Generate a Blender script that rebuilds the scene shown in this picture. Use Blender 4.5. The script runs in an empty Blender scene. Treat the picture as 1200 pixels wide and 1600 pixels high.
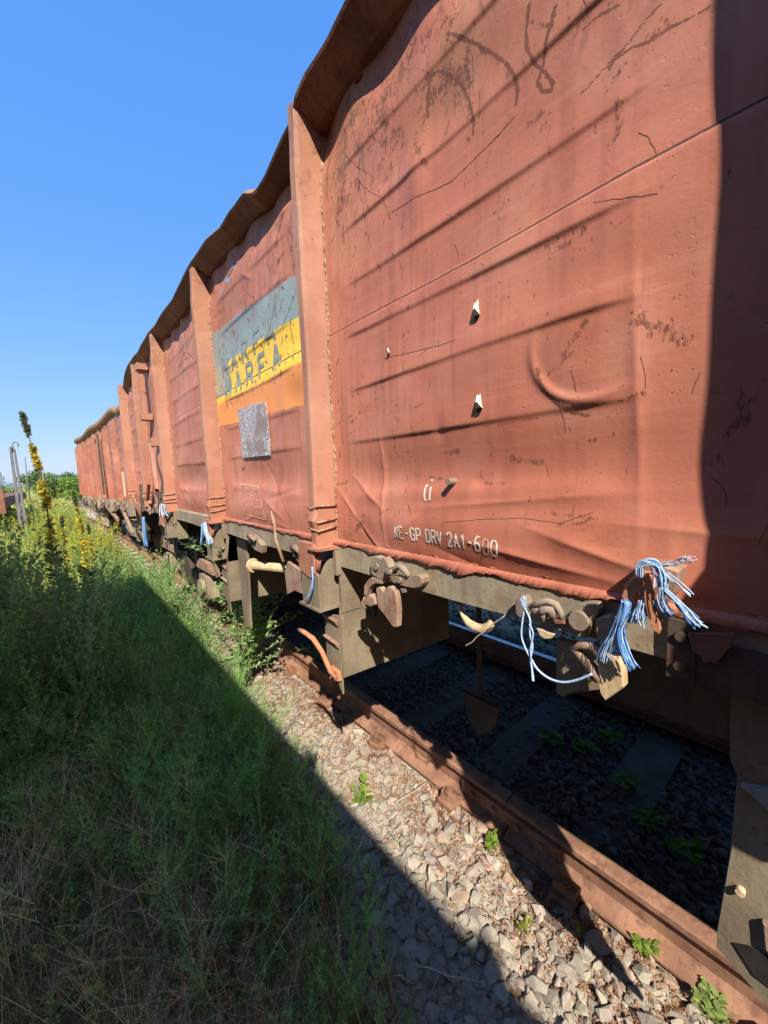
import bpy, bmesh, math, random
import numpy as np
from mathutils import Vector, Matrix
random.seed(7); RNG = np.random.default_rng(11)
SC = bpy.context.scene
COL = SC.collection
# ------------------------------------------------------------------ camera
cam_d = bpy.data.cameras.new("camera"); cam = bpy.data.objects.new("camera", cam_d); COL.objects.link(cam)
def _n(v): return Vector(v).normalized()
_ey = _n((-512, 43, 600)); _ez = -_n((230, -5625, 600)); _ez = (_ez - _ey * _ez.dot(_ey)).normalized(); _ex = _ey.cross(_ez)
if _ex.x < 0: _ex = -_ex
# rows of MR = world axes seen in camera (right, up, forward)
MR = (_ex, _ey, _ez)
CR = [Vector((MR[0][k], MR[1][k], MR[2][k])) for k in range(3)]
cam.matrix_world = Matrix(((CR[0].x, CR[1].x, -CR[2].x, 0), (CR[0].y, CR[1].y, -CR[2].y, 0), (CR[0].z, CR[1].z, -CR[2].z, 1.8), (0, 0, 0, 1)))
cam_d.sensor_fit = 'HORIZONTAL'; cam_d.sensor_width = 36; cam_d.lens = 18.0
cam_d.clip_start = 0.02; cam_d.clip_end = 3000
SC.camera = cam
def P(px, py, X):
    """where the sight line through a photo pixel meets the plane x = X: returns (y, z)"""
    c = Vector((px - 600, 800 - py, 600)); r = Vector((MR[0].dot(c), MR[1].dot(c), MR[2].dot(c)))
    k = X / r.x
    return (r.y * k, r.z * k + 1.8)
# ------------------------------------------------------------------ light
SUN_TO = Vector((-1, -1.65, 1.82)).normalized()
el = math.asin(SUN_TO.z); az = math.atan2(SUN_TO.x, SUN_TO.y)
w = bpy.data.worlds.new("World"); SC.world = w; w.use_nodes = True
nt = w.node_tree; nt.nodes.clear()
sky = nt.nodes.new('ShaderNodeTexSky'); sky.sky_type = 'NISHITA'; sky.sun_disc = False
sky.sun_elevation = el; sky.sun_rotation = az; sky.air_density = 1.0; sky.dust_density = 0.5; sky.ozone_density = 2.4; sky.altitude = 100
bg = nt.nodes.new('ShaderNodeBackground'); bg.inputs[1].default_value = 0.125
wo = nt.nodes.new('ShaderNodeOutputWorld')
_sep = nt.nodes.new('ShaderNodeSeparateColor'); _cmb = nt.nodes.new('ShaderNodeCombineColor'); nt.links.new(sky.outputs[0], _sep.inputs[0])
for _i, (_a, _p) in enumerate(((.56, .79), (.69, .466), (1.04, .12))):      # deeper, more even blue, as the clear sky in the photo
    _m = nt.nodes.new('ShaderNodeMath'); _m.operation = 'POWER'; _m.inputs[1].default_value = _p; nt.links.new(_sep.outputs[_i], _m.inputs[0])
    _k = nt.nodes.new('ShaderNodeMath'); _k.operation = 'MULTIPLY'; _k.inputs[1].default_value = _a * .1825 ** _p / .222; nt.links.new(_m.outputs[0], _k.inputs[0]); nt.links.new(_k.outputs[0], _cmb.inputs[_i])
nt.links.new(_cmb.outputs[0], bg.inputs[0]); nt.links.new(bg.outputs[0], wo.inputs[0])
sd = bpy.data.lights.new("sun", 'SUN'); sd.energy = 5.0; sd.angle = math.radians(0.5); sd.color = (1, 0.93, 0.82)
so = bpy.data.objects.new("sun", sd); COL.objects.link(so); so.rotation_euler = SUN_TO.to_track_quat('Z', 'Y').to_euler()
so.location = (-10, -15, 20)
SC.view_settings.view_transform = 'Standard'; SC.view_settings.look = 'None'; SC.view_settings.exposure = 0.85; SC.view_settings.gamma = 1.0
SC.cycles.max_bounces = 6; SC.cycles.transparent_max_bounces = 8
# ------------------------------------------------------------------ object helpers
def tag(o, label=None, cat=None, group=None, kind=None):
    if label: o['label'] = label
    if cat: o['category'] = cat
    if group: o['group'] = group
    if kind: o['kind'] = kind
    return o
def thing(name, loc, label, cat, group=None):
    o = bpy.data.objects.new(name, None); COL.objects.link(o); o.location = loc; o.empty_display_size = .1
    return tag(o, label, cat, group)
def wloc(o):
    v = Vector((0, 0, 0))
    while o is not None: v += o.location; o = o.parent
    return v
class MB:
    """collects shapes given in world coordinates; build() links them as one mesh object"""
    def __init__(s): s.v = []; s.f = []; s.m = []; s.sm = []
    def add(s, vs, fs, mi=0, smooth=False):
        b = len(s.v); s.v += [tuple(v) for v in vs]; s.f += [tuple(i + b for i in f) for f in fs]
        s.m += [mi] * len(fs); s.sm += [smooth] * len(fs); return s
    def box(s, x0, x1, y0, y1, z0, z1, mi=0, j=0.0):
        r = lambda: random.uniform(-j, j)
        vs = [(x + r(), y + r(), z + r()) for x in (x0, x1) for y in (y0, y1) for z in (z0, z1)]
        return s.add(vs, [(0, 1, 3, 2), (4, 6, 7, 5), (0, 4, 5, 1), (2, 3, 7, 6), (0, 2, 6, 4), (1, 5, 7, 3)], mi)
    def bar(s, a, b, wd, ht, mi=0):
        a = Vector(a); b = Vector(b); d = (b - a).normalized()
        up = Vector((0, 0, 1)) if abs(d.z) < .9 else Vector((0, 1, 0))
        u = d.cross(up).normalized(); v = u.cross(d)
        vs = [p + u * i * wd / 2 + v * k * ht / 2 for p in (a, b) for i, k in ((-1, -1), (1, -1), (1, 1), (-1, 1))]
        return s.add(vs, [(0, 3, 2, 1), (4, 5, 6, 7), (0, 1, 5, 4), (1, 2, 6, 5), (2, 3, 7, 6), (3, 0, 4, 7)], mi)
    def tube(s, pts, r, n=8, mi=0, cap=True, smooth=True):
        pts = [Vector(p) for p in pts]; N = len(pts)
        rs = r if isinstance(r, (list, tuple)) else [r] * N
        vs = []; prev = None
        for i, p in enumerate(pts):
            d = (pts[min(i + 1, N - 1)] - pts[max(i - 1, 0)])
            if d.length < 1e-9: d = Vector((0, 0, 1))
            d.normalize()
            if prev is None:
                up = Vector((0, 0, 1)) if abs(d.z) < .9 else Vector((1, 0, 0)); u = d.cross(up).normalized()
            else:
                u = (prev - d * prev.dot(d)); u = u.normalized() if u.length > 1e-6 else d.orthogonal().normalized()
            prev = u; v = d.cross(u)
            for k in range(n):
                a = 2 * math.pi * k / n; vs.append(p + (u * math.cos(a) + v * math.sin(a)) * rs[i])
        fs = [(i * n + k, i * n + (k + 1) % n, (i + 1) * n + (k + 1) % n, (i + 1) * n + k) for i in range(N - 1) for k in range(n)]
        if cap: fs += [tuple(range(n))[::-1], tuple(range((N - 1) * n, N * n))]
        return s.add(vs, fs, mi, smooth)
    def cyl(s, a, b, r, n=16, mi=0): return s.tube([a, b], r, n, mi, True, False)
    def prismX(s, poly, x0, x1, mi=0, ch=0.002):
        """outline in (y, z) extruded from x0 (outer face, chamfered) to x1"""
        n = len(poly); cy = sum(p[0] for p in poly) / n; cz = sum(p[1] for p in poly) / n
        def ins(p, d):
            v = Vector((cy - p[0], cz - p[1])); L = max(v.length, 1e-6); return (p[0] + v.x / L * d, p[1] + v.y / L * d)
        q = [ins(p, ch) for p in poly]; xs = x0 + (ch if x1 > x0 else -ch)
        vs = [(x0, a, b) for a, b in q] + [(xs, a, b) for a, b in poly] + [(x1, a, b) for a, b in poly]
        fs = [tuple(range(n)), tuple(range(2 * n, 3 * n))[::-1]]
        for k in range(n):
            j = (k + 1) % n
            fs += [(k, n + k, n + j, j), (n + k, 2 * n + k, 2 * n + j, n + j)]
        return s.add(vs, fs, mi)
    def prismY(s, poly, y0, y1, mi=0):
        n = len(poly)
        vs = [(a, y0, b) for a, b in poly] + [(a, y1, b) for a, b in poly]
        fs = [tuple(range(n)), tuple(range(n, 2 * n))[::-1]] + [(k, n + k, n + (k + 1) % n, (k + 1) % n) for k in range(n)]
        return s.add(vs, fs, mi)
    def build(s, name, mats, parent=None, **kw):
        me = bpy.data.meshes.new(name); off = wloc(parent) if parent else Vector((0, 0, 0))
        me.from_pydata([(v[0] - off.x, v[1] - off.y, v[2] - off.z) for v in s.v], [], s.f)
        for m in (mats if isinstance(mats, (list, tuple)) else [mats]): me.materials.append(m)
        me.polygons.foreach_set('material_index', s.m); me.polygons.foreach_set('use_smooth', s.sm)
        bm = bmesh.new(); bm.from_mesh(me)
        if kw.pop('fixn', True): bmesh.ops.recalc_face_normals(bm, faces=bm.faces)
        bm.to_mesh(me); bm.free()
        o = bpy.data.objects.new(name, me); COL.objects.link(o)
        if parent: o.parent = parent
        return tag(o, **kw)
def npmesh(name, V, F, mats, parent=None, smooth=False, col=None, mi=None, **kw):
    """F: (n,k) int array or list of such arrays"""
    Fs = F if isinstance(F, list) else [F]
    V = np.asarray(V, np.float32)
    if parent is not None:
        o_ = wloc(parent); V = V - np.array([o_.x, o_.y, o_.z], np.float32)
    me = bpy.data.meshes.new(name); me.vertices.add(len(V)); me.vertices.foreach_set('co', V.ravel())
    loops = np.concatenate([f.ravel() for f in Fs]).astype(np.int32)
    tot = np.concatenate([np.full(len(f), f.shape[1], np.int32) for f in Fs]); start = np.concatenate([[0], np.cumsum(tot)[:-1]]).astype(np.int32)
    me.loops.add(len(loops)); me.loops.foreach_set('vertex_index', loops)
    me.polygons.add(len(tot)); me.polygons.foreach_set('loop_start', start); me.polygons.foreach_set('loop_total', tot)
    for m in (mats if isinstance(mats, (list, tuple)) else [mats]): me.materials.append(m)
    if mi is not None: me.polygons.foreach_set('material_index', mi.astype(np.int32))
    me.polygons.foreach_set('use_smooth', np.full(len(tot), smooth))
    if col is not None:
        a = me.color_attributes.new('tint', 'FLOAT_COLOR', 'POINT')
        c4 = np.ones((len(V), 4), np.float32); c4[:, :3] = col; a.data.foreach_set('color', c4.ravel())
    me.update(calc_edges=True); me.validate()
    o = bpy.data.objects.new(name, me); COL.objects.link(o)
    if parent is not None: o.parent = parent
    return tag(o, **kw)
# ------------------------------------------------------------------ materials
class NT:
    def __init__(s, name):
        s.m = bpy.data.materials.new(name); s.m.use_nodes = True; s.t = s.m.node_tree; s.t.nodes.clear()
        s.out = s.t.nodes.new('ShaderNodeOutputMaterial'); s.geo = s.t.nodes.new('ShaderNodeNewGeometry')
        s.pos = s.geo.outputs['Position']
    def L(s, a, b): s.t.links.new(a, b)
    def put(s, sock, v):
        if hasattr(v, 'links') or isinstance(v, bpy.types.NodeSocket): s.L(v, sock)
        elif isinstance(v, (tuple, list)) and len(v) == 3 and sock.type == 'RGBA': sock.default_value = (*v, 1)
        else: sock.default_value = v
    def vmul(s, sc, off=(0, 0, 0)):
        n = s.t.nodes.new('ShaderNodeMapping'); n.inputs['Scale'].default_value = sc; n.inputs['Location'].default_value = off
        s.L(s.pos, n.inputs['Vector']); return n.outputs[0]
    def noise(s, scale, detail=4, rough=.55, vec=None, dist=0):
        n = s.t.nodes.new('ShaderNodeTexNoise'); n.inputs['Scale'].default_value = scale; n.inputs['Detail'].default_value = detail
        n.inputs['Roughness'].default_value = rough; n.inputs['Distortion'].default_value = dist
        s.L(vec or s.pos, n.inputs['Vector']); return n.outputs[0]
    def voro(s, scale, vec=None, feat='F1', out='Distance'):
        n = s.t.nodes.new('ShaderNodeTexVoronoi'); n.feature = feat; n.inputs['Scale'].default_value = scale
        s.L(vec or s.pos, n.inputs['Vector']); return n.outputs[out]
    def ramp(s, v, lo, hi, a=0., b=1.):
        n = s.t.nodes.new('ShaderNodeMapRange'); n.interpolation_type = 'SMOOTHSTEP'; s.put(n.inputs[0], v)
        n.inputs[1].default_value = lo; n.inputs[2].default_value = hi; n.inputs[3].default_value = a; n.inputs[4].default_value = b
        return n.outputs[0]
    def math(s, op, a, b=0.):
        n = s.t.nodes.new('ShaderNodeMath'); n.operation = op; s.put(n.inputs[0], a); s.put(n.inputs[1], b); return n.outputs[0]
    def mix(s, f, a, b, mode='MIX'):
        n = s.t.nodes.new('ShaderNodeMix'); n.data_type = 'RGBA'; n.blend_type = mode
        s.put(n.inputs[0], f); s.put(n.inputs[6], a); s.put(n.inputs[7], b); return n.outputs[2]
    def xyz(s):
        n = s.t.nodes.new('ShaderNodeSeparateXYZ'); s.L(s.pos, n.inputs[0]); return n.outputs
    def bump(s, h, dist, st=1., nrm=None):
        n = s.t.nodes.new('ShaderNodeBump'); n.inputs['Distance'].default_value = dist; n.inputs['Strength'].default_value = st
        s.L(h, n.inputs['Height'])
        if nrm: s.L(nrm, n.inputs['Normal'])
        return n.outputs[0]
    def done(s, color, rough=.7, nrm=None, metal=0., spec=.4, sub=None):
        b = s.t.nodes.new('ShaderNodeBsdfPrincipled'); s.put(b.inputs['Base Color'], color); s.put(b.inputs['Roughness'], rough)
        b.inputs['Metallic'].default_value = metal; b.inputs['Specular IOR Level'].default_value = spec
        if nrm: s.L(nrm, b.inputs['Normal'])
        s.L(b.outputs[0], s.out.inputs[0]); return s.m

def paint_mat(name, base, light, dust=True, flag=False, rustamt=1.0):
    s = NT(name); X, Y, Z = s.xyz()
    c = s.mix(s.ramp(s.noise(1.7, 3), .35, .68), base, light)
    c = s.mix(s.ramp(s.noise(1, 4, .6, s.vmul((3, 22, 1.6))), .42, .75, 0, .60), c, (base[0] * .70, base[1] * .66, base[2] * .68))      # rain streaks
    c = s.mix(s.ramp(s.noise(1, 3, .6, s.vmul((3, 2.2, 55))), .5, .75, 0, .22), c, (light[0] * 1.1, light[1] * 1.2, light[2] * 1.25))   # brush marks
    c = s.mix(s.ramp(s.noise(1, 5, .7, s.vmul((3, 34, 1.3), (2, 5, 1))), .55, .78, 0, .6), c, (.24, .095, .05))      # rust runs
    c = s.mix(s.ramp(s.noise(3.2, 5, .6), .5, .7, 0, .35), c, (.55, .285, .20))      # chalky fading
    c = s.mix(s.ramp(s.noise(9, 5, .65), .5, .75, 0, .35), c, (base[0] * .72, base[1] * .6, base[2] * .6))
    wa = s.t.nodes.new('ShaderNodeAttribute'); wa.attribute_name = 'wear'; wv = wa.outputs['Fac']
    fine = s.math('ADD', s.math('MULTIPLY', s.noise(1, 5, .75, s.vmul((60, 150, 60))), .6), s.math('MULTIPLY', s.noise(30, 5, .7), .4))
    wmask = s.ramp(s.math('SUBTRACT', wv, s.math('MULTIPLY', s.math('SUBTRACT', fine, .33), 3.4)), -.05, .22)
    if flag:
        nz = s.math('MULTIPLY', s.math('SUBTRACT', s.noise(14, 3), .5), .02)
        zz = s.math('ADD', Z, nz)
        def band(lo, hi):        # lines z = a + b*(y-1.66)
            yl = s.math('SUBTRACT', Y, 1.66)
            l = s.math('GREATER_THAN', zz, s.math('ADD', s.math('MULTIPLY', yl, lo[1]), lo[0]))
            h = s.math('LESS_THAN', zz, s.math('ADD', s.math('MULTIPLY', yl, hi[1]), hi[0]))
            m = s.math('MULTIPLY', l, h)
            return s.math('MULTIPLY', m, s.math('MULTIPLY', s.math('GREATER_THAN', Y, 1.60), s.math('LESS_THAN', Y, 2.895)))
        wear = s.ramp(s.noise(11, 6, .7), .63, .68, 1, .0)
        wear2 = s.ramp(s.noise(1, 5, .7, s.vmul((4, 30, 5))), .62, .66, 1, .1)
        wr = s.math('MULTIPLY', wear, wear2)
        tone = s.noise(5, 4)
        c = s.mix(s.math('MULTIPLY', band((2.13, .03), (2.325, .0)), .92), c, s.mix(tone, (.80, .27, .075), (.86, .34, .10)))
        c = s.mix(s.math('MULTIPLY', band((2.32, .0), (2.53, .03)), wr), c, s.mix(tone, (.86, .52, .045), (.90, .60, .08)))
        c = s.mix(s.math('MULTIPLY', band((2.53, .03), (2.71, .07)), wr), c, s.mix(tone, (.21, .29, .30), (.31, .37, .36)))
        blueleft = s.math('MULTIPLY', s.math('GREATER_THAN', s.math('ADD', Y, s.math('MULTIPLY', nz, 4.)), 2.60), band((2.335, .02), (2.54, .03)))
        c = s.mix(s.math('MULTIPLY', blueleft, .85), c, s.mix(tone, (.20, .25, .27), (.33, .36, .30)))
    # redder, less bleached towards the sill
    c = s.mix(s.ramp(s.math('ADD', Z, s.math('MULTIPLY', s.noise(2.5, 4), .8)), 2.55, 1.95, 0, .28), c, (.40, .105, .055)) if not flag else c
    # worn, dusty scrapes towards the rim
    mtop = s.ramp(s.math('ADD', Z, s.math('MULTIPLY', s.noise(3.1, 3), .9)), 2.95, 3.55)
    c = s.mix(s.math('MULTIPLY', mtop, s.ramp(s.noise(2.3, 5, .65), .42, .62, 0, .75)), c, (.36, .165, .085))
    scr = s.ramp(s.noise(1, 6, .72, s.vmul((6, 16, 7)), 1.2), .50, .66)
    c = s.mix(s.math('MULTIPLY', s.math('MULTIPLY', mtop, scr), .8), c, (.17, .085, .045))
    c = s.mix(s.math('MULTIPLY', wmask, .88), c, s.mix(s.noise(45, 4), (.075, .030, .018), (.22, .085, .045)))
    # rust: small chips gathered in patches, and weeping patches low down
    patch = s.ramp(s.noise(2.6, 3), .50, .68)
    chips = s.ramp(s.noise(75, 3, .6), .66, .69)
    c = s.mix(s.math('MULTIPLY', chips, s.math('ADD', s.math('MULTIPLY', patch, .85 * rustamt), .0)), c, (.10, .035, .018))
    chip2 = s.ramp(s.noise(1, 4, .6, s.vmul((20, 42, 16), (3, 1, 2))), .70, .725)
    c = s.mix(s.math('MULTIPLY', chip2, .8 * rustamt), c, (.16, .05, .024))
    low = s.ramp(s.math('ADD', Z, s.math('MULTIPLY', s.noise(5, 5), .5)), 1.98, 1.80)
    lowst = s.ramp(s.noise(1, 5, .7, s.vmul((6, 5, 13))), .5, .72)
    c = s.mix(s.math('MULTIPLY', s.math('MULTIPLY', low, lowst), .75), c, (.24, .085, .035))
    h = s.math('ADD', s.math('MULTIPLY', s.noise(90, 3), .5), s.math('ADD', s.noise(13, 4), s.math('MULTIPLY', chips, -.6)))
    return s.done(c, s.ramp(s.noise(6, 3), .3, .7, .42, .68), s.bump(h, .0016, .6), spec=.35)
def metal_mat(name, a, b, rust=(.20, .085, .04), ramt=.5, rough=.8, sc=1., bumpd=.0018):
    s = NT(name)
    c = s.mix(s.ramp(s.noise(4 * sc, 5, .6), .35, .65), a, b)
    c = s.mix(s.ramp(s.noise(1, 5, .65, s.vmul((12 * sc, 30 * sc, 5 * sc))), .45, .7, 0, .5), c, (a[0] * .55, a[1] * .5, a[2] * .5))
    c = s.mix(s.math('MULTIPLY', s.ramp(s.noise(9 * sc, 6, .7), .52, .64), ramt), c, rust)
    c = s.mix(s.math('MULTIPLY', s.ramp(s.noise(120 * sc, 2), .62, .68), .45), c, (a[0] * .35, a[1] * .3, a[2] * .3))
    h = s.math('ADD', s.noise(60 * sc, 4, .65), s.math('MULTIPLY', s.noise(9 * sc, 5, .6), 1.5))
    return s.done(c, rough, s.bump(h, bumpd, .8), spec=.3)
def flat_mat(name, a, b=None, rough=.8, sc=30, metal=0., bumpd=.001):
    s = NT(name); b = b or tuple(x * .75 for x in a)
    return s.done(s.mix(s.ramp(s.noise(sc, 4), .35, .65), b, a), rough, s.bump(s.noise(sc * 3, 3), bumpd, .6), metal=metal)
def leaf_mat(name, rough=.6, trans=.45):
    s = NT(name)
    a = s.t.nodes.new('ShaderNodeVertexColor'); a.layer_name = 'tint'
    c = s.mix(s.ramp(s.noise(40, 2), .3, .7, 0, .25), a.outputs[0], s.mix(.5, a.outputs[0], (.15, .14, .03)))
    b = s.t.nodes.new('ShaderNodeBsdfPrincipled'); s.L(c, b.inputs['Base Color']); b.inputs['Roughness'].default_value = rough; b.inputs['Specular IOR Level'].default_value = .25
    t = s.t.nodes.new('ShaderNodeBsdfTranslucent'); s.L(c, t.inputs[0])
    mx = s.t.nodes.new('ShaderNodeMixShader'); mx.inputs[0].default_value = trans
    s.L(b.outputs[0], mx.inputs[1]); s.L(t.outputs[0], mx.inputs[2]); s.L(mx.outputs[0], s.out.inputs[0]); return s.m
def stone_mat(name, a, b, rusty=True):
    s = NT(name); X, Y, Z = s.xyz()
    v = s.t.nodes.new('ShaderNodeVertexColor'); v.layer_name = 'tint'
    c = s.mix(.55, v.outputs[0], s.mix(s.ramp(s.noise(28, 5, .6), .35, .65), a, b))
    c = s.mix(s.ramp(X, 1.58, 1.66), c, s.mix(.5, c, (.05, .046, .042)))  # stones darkened between the rails to paint in the wagon's shade
    c = s.mix(s.math('MULTIPLY', s.ramp(s.noise(150, 3), .58, .66), .5), c, tuple(x * .5 for x in a))
    if rusty:
        near = s.ramp(s.math('ADD', s.math('ABSOLUTE', s.math('SUBTRACT', X, 1.55)), s.math('MULTIPLY', s.noise(6, 4), .35)), .26, .10)
        c = s.mix(s.math('MULTIPLY', near, .6), c, s.mix(s.noise(17, 3), (.33, .13, .06), (.44, .22, .12)))
    return s.done(c, .9, s.bump(s.noise(90, 4, .7), .003, .8), spec=.2)

RED = (.43, .150, .094); REDL = (.54, .215, .138)
M = {}
M['red'] = paint_mat('red_paint', RED, REDL)
M['redflag'] = paint_mat('red_paint_with_flag', RED, REDL, flag=True)
M['post'] = paint_mat('post_paint', (.33, .15, .095), (.40, .205, .135), rustamt=.8)
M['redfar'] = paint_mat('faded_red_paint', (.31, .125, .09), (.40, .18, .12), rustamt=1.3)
M['rim'] = metal_mat('rim_rust', (.19, .085, .055), (.25, .115, .07), rust=(.12, .055, .035), ramt=.6)
M['yrim'] = metal_mat('yellow_rim', (.33, .20, .10), (.25, .135, .075), rust=(.17, .085, .055), ramt=.7)
M['frame'] = metal_mat('underframe_grey', (.34, .28, .19), (.23, .185, .125), ramt=.45)
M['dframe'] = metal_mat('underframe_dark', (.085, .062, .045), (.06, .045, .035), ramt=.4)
M['plate'] = metal_mat('step_plate_grey', (.25, .20, .13), (.165, .13, .085), ramt=.35)
M['cast'] = metal_mat('cast_iron_weathered', (.31, .245, .175), (.20, .15, .11), rust=(.26, .125, .075), ramt=.6)
M['rustcast'] = metal_mat('rusty_casting', (.27, .155, .105), (.37, .25, .175), rust=(.22, .09, .05), ramt=.6, sc=2)
M['orange'] = metal_mat('orange_rust_hook', (.52, .22, .115), (.46, .185, .09), rust=(.25, .09, .045), ramt=.4, sc=2)
M['ivory'] = metal_mat('ivory_hook', (.58, .44, .26), (.52, .38, .21), ramt=.2)
M['rail'] = metal_mat('rail_rust', (.32, .17, .105), (.20, .10, .062), rust=(.12, .055, .035), ramt=.7, sc=1.5)
M['shine'] = flat_mat('worn_rail_head', (.45, .47, .55), (.32, .33, .40), rough=.25, metal=.9)
M['scratch'] = flat_mat('scratch_rust', (.13, .055, .032), (.21, .085, .045), sc=80)
M['gouge'] = flat_mat('gouge_dark', (.05, .028, .02), (.09, .045, .03), sc=90)
M['pale'] = flat_mat('pale_scratch', (.66, .36, .20), (.55, .25, .12), sc=80)
M['weld'] = metal_mat('weld_bead', (.36, .19, .12), (.50, .33, .22), rust=(.12, .06, .04), ramt=.7, sc=5, bumpd=.006)
M['white'] = flat_mat('white_lettering', (.72, .66, .56), (.60, .50, .40), sc=60)
M['faint'] = flat_mat('faded_lettering', (.60, .38, .29), (.52, .27, .19), sc=60)
M['blueletter'] = flat_mat('grey_blue_lettering', (.19, .24, .26), (.26, .30, .28), sc=50)
M['brick'] = metal_mat('wagon_brown', (.22, .10, .065), (.17, .08, .05), ramt=.4)
M['concrete'] = metal_mat('concrete', (.34, .32, .30), (.27, .255, .24), rust=(.30, .20, .14), ramt=.25, sc=1.5)
M['sleeper'] = metal_mat('sleeper_concrete', (.12, .095, .08), (.075, .06, .05), rust=(.14, .075, .045), ramt=.5, sc=2)  # concrete toned down to carry the shade below the wagon
M['wood'] = metal_mat('old_wood', (.30, .22, .16), (.22, .16, .11), ramt=.2)
M['black'] = flat_mat('plain_black', (.012, .010, .009), (.02, .016, .013))
def rope_mat(name, a, b): return flat_mat(name, a, b, rough=.55, sc=120)
M['rope'] = rope_mat('blue_rope', (.09, .25, .60), (.17, .37, .68)); M['ropelt'] = rope_mat('pale_blue_rope', (.30, .46, .68), (.46, .56, .70))
M['string'] = rope_mat('grey_string', (.55, .46, .38), (.40, .32, .26)); M['greyrope'] = rope_mat('grey_rope', (.50, .47, .52), (.36, .33, .38))
s = NT('label_board_white'); X, Y, Z = s.xyz()
c = s.mix(s.ramp(s.noise(1, 6, .85, s.vmul((30, 75, 48))), .44, .56), (.14, .11, .11), (.60, .58, .60)); c = s.mix(s.ramp(s.noise(6, 4), .5, .62, 0, .85), c, (.24, .17, .165)); M['board'] = s.done(c, .6)
M['leaf'] = leaf_mat('weed_leaves'); M['leaf2'] = leaf_mat('tree_leaves', trans=.25)
M['stone'] = stone_mat('ballast_stone', (.36, .31, .25), (.22, .19, .15))

# ================================================================== SETTING
# ---- ground: one sheet to the horizon
s = NT('ground_soil'); X, Y, Z = s.xyz()
soil = s.mix(s.ramp(s.noise(7, 6, .6), .35, .65), (.25, .20, .13), (.36, .29, .20))
sand = s.mix(s.ramp(s.noise(18, 6, .65), .35, .65), (.40, .345, .265), (.50, .43, .335))
rst = s.mix(s.noise(13, 4), (.30, .12, .055), (.42, .20, .11))
mead = s.mix(s.ramp(s.noise(.35, 5, .6), .4, .62), (.20, .24, .045), (.36, .33, .10))
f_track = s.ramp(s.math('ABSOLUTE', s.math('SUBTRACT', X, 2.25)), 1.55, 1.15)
sand = s.mix(s.ramp(s.noise(4.5, 5, .65), .46, .62), sand, (.25, .145, .08)); sand = s.mix(s.ramp(X, 1.5, 1.75), sand, (.09, .08, .07))  # sand turned dark past the rail, standing in for wagon shade
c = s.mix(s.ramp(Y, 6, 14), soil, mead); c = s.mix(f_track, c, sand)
ra = s.ramp(s.math('ADD', s.math('ABSOLUTE', s.math('SUBTRACT', X, 1.55)), s.math('MULTIPLY', s.noise(6, 4), .3)), .26, .11)
c = s.mix(s.math('MULTIPLY', ra, .8), c, rst)
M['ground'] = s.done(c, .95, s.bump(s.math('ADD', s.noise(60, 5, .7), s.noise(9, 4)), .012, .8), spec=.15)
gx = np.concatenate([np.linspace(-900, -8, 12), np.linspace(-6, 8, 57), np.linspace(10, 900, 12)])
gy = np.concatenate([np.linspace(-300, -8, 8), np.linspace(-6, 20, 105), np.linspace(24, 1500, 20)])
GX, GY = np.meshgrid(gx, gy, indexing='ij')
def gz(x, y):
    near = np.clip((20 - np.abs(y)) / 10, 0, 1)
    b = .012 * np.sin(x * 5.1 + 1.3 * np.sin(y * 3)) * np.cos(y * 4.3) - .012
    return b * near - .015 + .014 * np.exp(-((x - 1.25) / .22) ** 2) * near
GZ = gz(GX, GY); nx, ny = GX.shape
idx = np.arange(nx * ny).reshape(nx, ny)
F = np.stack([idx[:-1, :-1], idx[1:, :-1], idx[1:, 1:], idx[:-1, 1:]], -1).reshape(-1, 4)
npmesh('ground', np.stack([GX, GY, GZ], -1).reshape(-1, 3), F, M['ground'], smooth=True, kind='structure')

# ---- rails
RAILX = (1.55, 3.02)
def rail_profile(xc):
    h = [(-.075, 0), (-.075, .011), (-.028, .026), (-.0085, .045), (-.0085, .128), (-.036, .142), (-.0365, .165), (-.028, .172)]
    return [(xc + a, b) for a, b in h] + [(xc - a, b) for a, b in h[::-1]]
def lay_rail(name, xc, y0, y1, mat, label, parent_parts=True, step=.25, curve=lambda y: 0):
    ys = np.linspace(y0, y1, max(2, int(round((y1 - y0) / step)) + 1)); pr = rail_profile(xc); n = len(pr); V = []
    for y in ys:
        for a, b in pr: V.append((a + curve(y), y, b + .004))
    F = []
    for i in range(len(ys) - 1):
        for k in range(n):
            j = (k + 1) % n; F.append((i * n + k, i * n + j, (i + 1) * n + j, (i + 1) * n + k))
    mb = MB(); mb.add(V, F)
    mb.f += [tuple(range(n)), tuple(range((len(ys) - 1) * n, len(ys) * n))]; mb.m += [0, 0]; mb.sm += [0, 0]
    # worn running band on top
    return mb
def tcurve(y): return -0.0016 * max(0, y - 5) ** 2
R1 = thing('rail', (1.55, 0, 0), 'rusty brown rail nearest the ballast shoulder, half in sunlight below the wagon', 'rail')
lay_rail('rail', 1.55, -6, .955, M['rail'], '').build('rail_bar', M['rail'], R1)
lay_rail('rail', 1.55, .962, 40, M['rail'], '', curve=tcurve).build('rail_bar', M['rail'], R1)
m = MB()
m.prismX([(.70, .052), (.70, .115), (1.235, .115), (1.235, .052)], 1.517, 1.541, ch=.004)
for yy in (.78, .90, 1.03, 1.16): m.cyl((1.519, yy, .083), (1.50, yy, .083), .016, 6)
m.build('fishplate', M['rail'], R1)
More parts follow.
